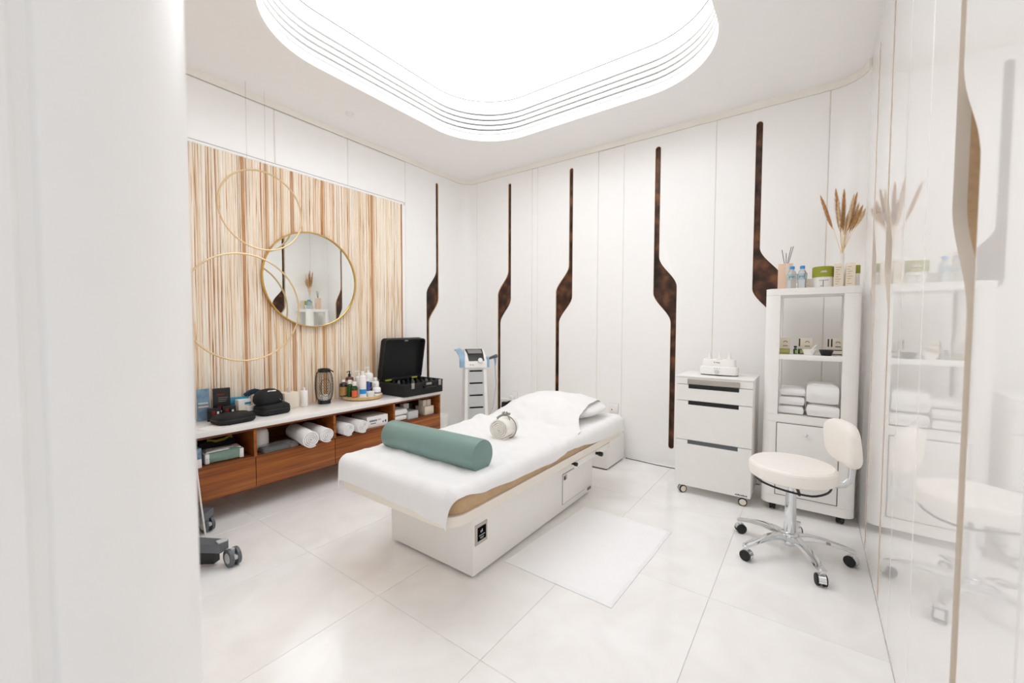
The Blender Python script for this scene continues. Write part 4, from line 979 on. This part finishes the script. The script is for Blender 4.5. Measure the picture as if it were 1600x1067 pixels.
bm = B((.39, -.02, -.056), (.398, .02, -.05)); bm.transform(lm); obj('lid_badge', bm, 'steel', lid)
for y_ in (-.15, .185): obj('latch', B((cx1-.002, y_-.018, .068), (cx1+.008, y_+.018, .122), .003), 'steel', CS)
hn = obj('carry_handle', T([(cx1+.002, -.02, .075), (cx1+.028, -.02, .07), (cx1+.03, .0, .068), (cx1+.03, .09, .068), (cx1+.028, .11, .07), (cx1+.002, .11, .075)], .008, 8), 'black', CS)
obj('handle_plate', B((cx1-.002, .01, .085), (cx1+.006, .08, .108), .002), 'steel', CS)
obj('lid_stay', T([(cx0+.05, cy1-.01, .12), (cx0+.04, cy1+.005, .17), (cx0+.02, cy1-.005, .20), (cx0+.0, cy1-.01, .19)], .0035, 6), 'black', CS)
# lantern
LN = thing('wire_lantern', 'black wire mesh lantern with rounded sides on the white worktop', 'lantern', (-3.275, 1.835, ZW))
def barrel(z): 
    t = (z-.028)/.235; return .048 + .024*math.sin(math.pi*max(0, min(1, t)))**.45
obj('base_ring', L([(.046, 0), (.05, .0), (.05, .028), (.046, .028)], 32), 'black', LN); obj('base_plate', L([(0, .001), (.046, .001), (.046, .006), (0, .006)], 32), 'black', LN)
obj('top_ring', L([(.043, .262), (.048, .262), (.048, .286), (.04, .29), (.036, .288), (.043, .27)], 32), 'black', LN)
obj('carry_handle', T([(.0, .05, .275), (.02, .056, .268), (.035, .06, .262), (.048, .052, .262)], .005, 6), 'black', LN)
bm = new()
for k in range(8):
    a = 2*math.pi*k/8; tube(bm, [(barrel(z)*math.cos(a), barrel(z)*math.sin(a), z) for z in [.02+.25*i/12 for i in range(13)]], .0016, 4)
obj('upright_wires', bm, 'black', LN)
bm = new()
for dirn in (-1, 1):
    for k in range(24):
        tube(bm, [((barrel(z)-.001)*math.cos(a0), (barrel(z)-.001)*math.sin(a0), z) for z, a0 in [(.025+.24*i/12, 2*math.pi*k/24 + dirn*i/12*2.6) for i in range(13)]], .0009, 3)
o_ = obj('wire_mesh', bm, 'black', LN); o_['kind'] = 'stuff'
obj('oval_loop', T([((barrel(.14)+.004)*math.cos(R(-20)+.55*math.cos(t)), (barrel(.14)+.004)*math.sin(R(-20)+.55*math.cos(t)), .14+.072*math.sin(t)) for t in [2*math.pi*i/32 for i in range(32)]], .0018, 5, True), 'black', LN)
cn = thing('pillar_candle', 'short white pillar candle inside the black wire lantern', 'candle', (-3.275, 1.835, ZW+.0065)); obj('wax', L([(0, 0), (.031, 0), (.033, .002), (.033, .06), (.03, .064), (0, .062)], 28), 'candle', cn); obj('wick', T([(0, 0, .061), (.001, 0, .07)], .0008, 5), 'inkdark', cn)
# turntable tray
TC = (-3.235, 2.175)
ty = thing('turntable_tray', 'round wooden turntable tray full of bottles on the worktop', 'tray', (TC[0], TC[1], ZW))
obj('foot_disc', L([(0, 0), (.13, 0), (.13, .008), (0, .008)], 40), 'black', ty)
obj('wooden_rim', L([(.0, .006), (.165, .006), (.168, .010), (.168, .031), (.164, .031), (.164, .026), (.0, .026)], 56), 'tray', ty); obj('white_surface', L([(0, .0262), (.163, .0262), (.163, .029), (0, .029)], 56), 'whitep', ty)
ZB = ZW+.0295
def bottle(x, y, prof, mat, name, lab, cap=None, capmat='whitep', pump=None, label_=None, lr=None):
    t = thing(name, lab, 'bottle', (x, y, ZB)); obj('body', L(prof, 22), mat, t); hgt = prof[-1][1]
    if cap: obj('cap', L([(0, hgt-.002), (cap[0], hgt-.002), (cap[0], hgt+cap[1]), (cap[0]*.9, hgt+cap[1]+.002), (0, hgt+cap[1]+.002)], 18), capmat, t)
    if pump:
        bm = new(); lathe(bm, [(.012, hgt-.002), (.012, hgt+.014), (.005, hgt+.017), (.005, hgt+.034), (.009, hgt+.036), (.009, hgt+.043), (0, hgt+.045)], 14)
        tube(bm, [(0, 0, hgt+.04), (.02*math.cos(pump), .02*math.sin(pump), hgt+.041), (.036*math.cos(pump), .036*math.sin(pump), hgt+.034)], .004, 6); obj('pump', bm, capmat, t)
    if label_:
        r_, z0, z1, lm_ = label_; bm = new(); c0 = -30 if len(label_) < 5 else label_[4]
        pts = [((r_+.0006)*math.cos(R(c0+a)), (r_+.0006)*math.sin(R(c0+a))) for a in range(-60, 61, 12)]; ribbon(bm, pts, z0, z1, -.0006); obj('label_panel', bm, lm_, t)
    return t
def cyl(r, h, neck=.012, sh=.015): return [(0, 0), (r-.002, 0), (r, .003), (r, h-sh), (r*.85, h-sh*.4), (neck, h), (neck, h+.006)]
bottle(-3.305, 2.03, cyl(.036, .12), 'darkglass', 'dark_oil_bottle', 'dark brown bottle with ochre label at the left of the tray', (.014, .016), 'whitep', None, (.036, .01, .085, 'goldlab'))
bottle(-3.325, 2.10, cyl(.034, .165), 'amber', 'amber_pump_bottle', 'amber bottle with a black pump at the back of the tray', None, 'black', R(-70), (.034, .09, .13, 'peach'))
bottle(-3.235, 2.045, cyl(.024, .11), 'green', 'green_bottle', 'dark green bottle with white cap and no orange label', (.017, .028), 'whitep', None, (.024, .012, .06, 'green'))
bottle(-3.175, 2.052, cyl(.026, .098), 'green', 'green_orange_bottle', 'green bottle with orange label and white cap on the tray', (.018, .03), 'whitep', None, (.026, .006, .062, 'orange'))
bs = bottle(-3.135, 2.105, cyl(.030, .19, .014), 'whitep', 'blue_print_bottle', 'tall white bottle with bright blue swoosh print on the tray', (.015, .025), 'whitep', None, (.03, .03, .07, 'swoosh'))
bottle(-3.155, 2.165, cyl(.026, .125, .012), 'navy', 'navy_tube', 'blue and white bottle just behind the swoosh bottle', (.02, .012), 'whitep', None, (.026, .0, .045, 'whitep'))
bottle(-3.315, 2.185, cyl(.032, .16), 'whitep', 'white_pump_bottle', 'white pump bottle at the back, left of the biggest one', None, 'whitep', R(-100))
bottle(-3.27, 2.255, cyl(.041, .19), 'whitep', 'large_pump_bottle', 'largest white pump bottle, tallest thing on the tray', None, 'whitep', R(-110))
bottle(-3.20, 2.125, cyl(.016, .085, .007), 'whitep', 'yellow_cap_bottle', 'slim white bottle with yellow cap in the middle of the tray', (.009, .03), 'yellow')
bottle(-3.175, 2.215, cyl(.015, .07, .007), 'amber', 'black_dropper_bottle', 'tiny brown bottle with black cap in the middle of the tray', (.009, .035), 'black')
bottle(-3.19, 2.27, cyl(.034, .12), 'whitep', 'stout_white_bottle', 'stout white bottle at the right back of the tray', (.018, .02), 'whitep')
bottle(-3.12, 2.235, cyl(.036, .075, .014), 'whitep', 'squat_white_bottle', 'squat white bottle with small dark print at the tray edge', (.018, .022), 'whitep', None, (.036, .02, .03, 'print'))
j = thing('white_cream_jar', 'low round white cream jar at the front of the tray', 'jar', (-3.105, 2.165, ZB)); obj('pot', L([(0, 0), (.024, 0), (.027, .004), (.028, .03), (0, .03)], 26), 'whitep', j); obj('lid', L([(0, .046), (.026, .046), (.029, .043), (.029, .0305), (.028, .0305)], 26), 'whitep', j)
# tissue box and spray bottle
tb = thing('tissue_box', 'cream cube tissue box with a tissue poking out', 'tissue box', (-3.315, 1.565, ZW), R(0)); obj('carton', B((-.052, -.055, 0), (.052, .055, .125), .003), 'beigebox', tb)
bm = new(); G = []
for i in range(9):
    for_ = [bm.verts.new(((i-4)*.008*(1-.35*k/4), .006*math.sin(i*1.7+k), .124+.045*k/4*(1-.1*abs(i-4)))) for k in range(5)]; G.append(for_)
for i in range(8):
    for k in range(4): bm.faces.new((G[i][k], G[i+1][k], G[i+1][k+1], G[i][k+1]))
bmesh.ops.solidify(bm, geom=bm.faces[:], thickness=.0012); obj('tissue', bm, 'cotton', tb)
sp = thing('white_spray_bottle', 'pale translucent bottle with white cap beside the tissue box', 'bottle', (-3.285, 1.672, ZW)); obj('body', L([(0, 0), (.025, 0), (.027, .003), (.027, .08), (0, .08)], 24), 'ltgray' if False else 'candle', sp); obj('cap', L([(.0, .08), (.0275, .08), (.0275, .122), (.025, .126), (.008, .127), (.008, .15), (0, .151)], 24), 'whitep', sp)
sgt = thing('small_white_tub', 'small white tub on top of something grey behind the tissue box', 'tub', (-3.375, 1.50, ZW))
sgt['label'] = 'small grey box with a white lid behind the stacked black cases'
obj('body', B((-.03, -.035, 0), (.03, .035, .11), .002), 'gray', sgt); obj('lid', L([(0, .1105), (.028, .1105), (.028, .135), (.02, .14), (0, .14)], 20), 'whitep', sgt)
# goggle cases
def case_mesh(hx, hy, h, topk=.8, e=.5): return loft([sq(hx*.9, hy*.9, 0, 48, e), sq(hx, hy, .012, 48, e), sq(hx, hy, h*.55, 48, e), sq(hx*.97, hy*.97, h*.8, 48, e), sq(hx*topk, hy*topk, h*.97, 48, e), sq(hx*topk*.6, hy*topk*.6, h, 48, e)])
def gcase(loc, rz, hx, hy, h, lab, z=ZW):
    t = thing('zip_case', lab, 'case', (loc[0], loc[1], z), rz, 'black zip cases'); obj('shell', case_mesh(hx, hy, h), 'blackfab', t)
    obj('zip', T([(a*1.004, b_*1.004, c) for a, b_, c in sq(hx, hy, h*.5, 48, .5)], .002, 5, True), 'black', t); return t
gcase((-3.13, 1.115), R(6), .088, .118, .06, 'flat black zip case lying alone near the worktop edge')
c1 = gcase((-3.21, 1.395), R(4), .088, .108, .078, 'black zip case at the bottom of the stack of two')
c2 = thing('domed_zip_case', 'domed black zip case with white emblem, on top of the other case', 'case', (-3.225, 1.375, ZW+.0785), R(6)); obj('shell', loft([sq(.068, .085, 0, 48, .7), sq(.075, .095, .02, 48, .7), sq(.072, .092, .055, 48, .7), sq(.058, .075, .085, 48, .8), sq(.035, .045, .101, 48, .9), sq(.012, .015, .106, 48, 1)]), 'blackfab', c2)
bm = new()
for q in range(6): box(bm, (.028, -.03+q*.009, .098-.0016*abs(q-3)), (.046, -.025+q*.009, .1-.0016*abs(q-3)))
bm.free(); bm = T([(.05, -.03+.01*i, .0925+.002*math.sin(i)) for i in range(7)], .0025, 6, rr=[(.0015, .003), (.002, .005), (.0015, .003), (.0015, .004), (.003, .008), (.003, .008), (.002, .004)]); obj('emblem', bm, 'whiteink', c2)
obj('zip_pull', T([(.07, .045, .03), (.082, .05, .02)], .002, 6), 'steel', c2)
# leaflets and small boxes at far left
def carton(x, y, z, sx, sy, sz, rz, mat, nm, lab, cat, prints=(), group=None):
    t = thing(nm, lab, cat, (x, y, z), rz, group); obj('body', B((-sx/2, -sy/2, 0), (sx/2, sy/2, sz), .001), mat, t)
    for (a0, a1, b0, b1, m_) in prints: obj('print', B((sx/2-.0002, -sy/2+a0*sy, b0*sz), (sx/2+.0008, -sy/2+a1*sy, b1*sz)), m_, t)
    return t
carton(-3.33, 1.115, ZW, .03, .10, .21, R(-10), 'black', 'display_card', 'upright black display box with small white and red print', 'box', ((.2, .65, .78, .82, 'red'), (.3, .85, .68, .70, 'print'), (.3, .8, .62, .64, 'print'), (.3, .75, .56, .58, 'print'), (.25, .45, .3, .42, 'red'), (.4, .85, .2, .27, 'whiteink')))
carton(-3.34, 1.01, ZW, .012, .07, .215, R(-8), 'bluebox', 'blue_leaflet', 'upright blue and grey leaflet at the far left of the worktop', 'leaflet', ((.1, .9, .52, .58, 'ltgray'), (.1, .9, .42, .46, 'peach')))
carton(-3.275, 1.05, ZW, .04, .075, .085, R(-15), 'black', 'dark_carton', 'small black carton with red picture, the left one of the pair', 'box', ((.35, .6, .15, .8, 'red'), (.72, .88, .55, .75, 'whiteink')), 'small dark cartons')
carton(-3.275, 1.14, ZW, .04, .075, .09, R(-12), 'black', 'dark_carton', 'small black carton with red picture, the right one of the pair', 'box', ((.2, .45, .2, .85, 'red'), (.68, .85, .5, .7, 'whiteink'), (.3, .8, .04, .16, 'swoosh')), 'small dark cartons')
carton(-3.32, 1.235, ZW, .06, .07, .07, R(8), 'beigebox', 'small_white_box', 'small white carton left of the stacked black cases', 'box', (), None)
carton(-3.30, 1.282, ZW, .05, .06, .062, R(4), 'whitep', 'crumpled_white_pack', 'small white pack pushed against the stacked black cases', 'box', ((.3, .7, .3, .5, 'print'),))
carton(-3.32, 1.245, ZW+.0705, .05, .085, .045, R(6), 'whitep', 'white_teal_box', 'flat white box with a teal stripe lying on the small cartons', 'box', ((.5, .98, .15, .5, 'tealfab'),))
bm = towel_roll(.034, .11, 3, .95); place(bm, (-3.36, 1.235, ZW+.0705), R(75)); top('blue_headband', bm, 'tealfab', (-3.36, 1.24, ZW+.0705), 'rolled blue towelling headband on the small white carton', 'headband')
bm = T([(-3.35, 1.27, ZW+.13), (-3.345, 1.30, ZW+.152), (-3.34, 1.33, ZW+.160), (-3.335, 1.36, ZW+.150), (-3.33, 1.385, ZW+.122)], .01, 8, rr=[(.012, .02)]*5); top('blue_black_strap', bm, 'navyfab', (-3.34, 1.32, ZW+.116), 'dark blue folded strap resting above the white and teal box', 'strap')
bm = B((-.05, -.07, 0), (.05, .07, .0012)); top('paper_sheet', place(bm, (-3.07, .97, ZW), R(20)), 'cotton', (-3.07, .97, ZW), 'white paper sheet flat on the worktop at far left', 'paper')
# niche contents
ZN = .3675
def soft_pack(w_, d_, h_, sd, mat, nm, lab, loc, rz, cat='pack'):
    return top(nm, place(cushiony(w_, d_, h_, sd), loc, rz), mat, loc, lab, cat)
wp = thing('wipes_pack', 'soft pack of wipes in grey green and white foil in the left niche', 'wipes', (-3.09, 1.03, ZN), R(-4))
obj('foil', cushiony(.12, .20, .075, 3), 'wipes', wp); obj('top_label', cushiony(.09, .19, .012, 5), 'whitep', wp); wp.children[-1].location.z = .066
obj('opening_flap', B((-.02, -.05, .075), (.025, .06, .082), .003), 'ltgray', wp)
for s in (-1, 1): obj('sealed_end', B((-.055, s*.094-.012, .004), (.062, s*.094+.012, .066), .004), 'whitep', wp)
soft_pack(.13, .22, .12, 9, 'blackfab', 'black_pouch', 'crumpled black pouch with mustard straps behind the wipes', (-3.25, 1.03, ZN), R(5), 'pouch')
top('mustard_strap', T([(-3.19, .98, ZN+.118), (-3.185, 1.03, ZN+.105), (-3.19, 1.08, ZN+.108), (-3.195, 1.12, ZN+.125), (-3.2, 1.125, ZN+.10)], .006, 6, rr=[(.003, .009)]*5), 'mustard', (-3.19, 1.05, ZN+.1), 'mustard yellow strap draped on the black pouch', 'strap')
carton(-3.05, .865, ZN, .08, .06, .12, 0, 'bluebox', 'blue_white_box', 'small blue and white box at the far left niche edge', 'box', ((0, 1, 0, .45, 'whitep'),))
dm = thing('white_dome_bottle', 'matt white rounded container standing in the second niche', 'container', (-3.15, 1.275, ZN)); obj('body', L([(0, 0), (.058, 0), (.062, .006), (.062, .105), (.056, .13), (.042, .146), (.02, .153), (0, .154)], 36), 'candle', dm); obj('port', B((.058, .02, .02), (.064, .035, .028), .001), 'print', dm)
pb = thing('polythene_bag', 'clear polythene bag with something black inside, front of second niche', 'bag', (-3.038, 1.335, ZN), R(0)); obj('film', cushiony(.13, .24, .04, 11), 'polybag', pb); obj('dark_content', cushiony(.10, .18, .03, 12), 'blackfab', pb); pb.children[-1].location = (.004, .012, .004)
wc = carton(-3.14, 2.175, ZN, .24, .205, .095, R(-2), 'whitep', 'printed_white_carton', 'long white carton with small blue lettering beside the rolled towels', 'box', ((.12, .17, .52, .68, 'navy'), (.19, .24, .52, .68, 'navy'), (.26, .31, .52, .68, 'navy'), (.33, .38, .52, .68, 'navy'), (.40, .46, .52, .68, 'print'), (.5, .66, .55, .7, 'ltgray'), (.16, .42, .32, .4, 'print'), (.74, .79, .3, .44, 'navy'), (.85, .92, .3, .5, 'navy')))
soft_pack(.2, .14, .05, 14, 'terry', 'folded_cloth', 'folded white cloth at the bottom left of the right niche', (-3.12, 2.412, ZN), 0, 'cloth')
soft_pack(.2, .145, .06, 15, 'terry', 'folded_cloth', 'folded white cloth lying on the other one in the right niche', (-3.12, 2.418, ZN+.051), R(1), 'cloth')
carton(-3.11, 2.555, ZN, .2, .12, .07, 0, 'ltgray', 'grey_card_box', 'low pale grey card box in the right niche', 'box')
carton(-3.18, 2.59, ZN+.0705, .06, .06, .05, 0, 'whitep', 'small_charger', 'little white device on the pale grey card box', 'charger')
carton(-3.24, 2.66, ZN, .12, .06, .11, 0, 'black', 'black_niche_box', 'dark box at the back of the right niche', 'box')
carton(-3.10, 2.775, ZN, .14, .115, .08, 0, 'beigebox', 'white_card_box', 'white card box in the right niche below two tiny cartons', 'box')
for k in range(2): carton(-3.10, 2.75+k*.055, ZN+.0805, .07, .046, .06, 0, 'beigebox', 'tiny_carton', ['tiny white carton on the card box, nearer the camera', 'tiny white carton on the card box, nearer the niche end'][k], 'box', (), 'tiny cartons')
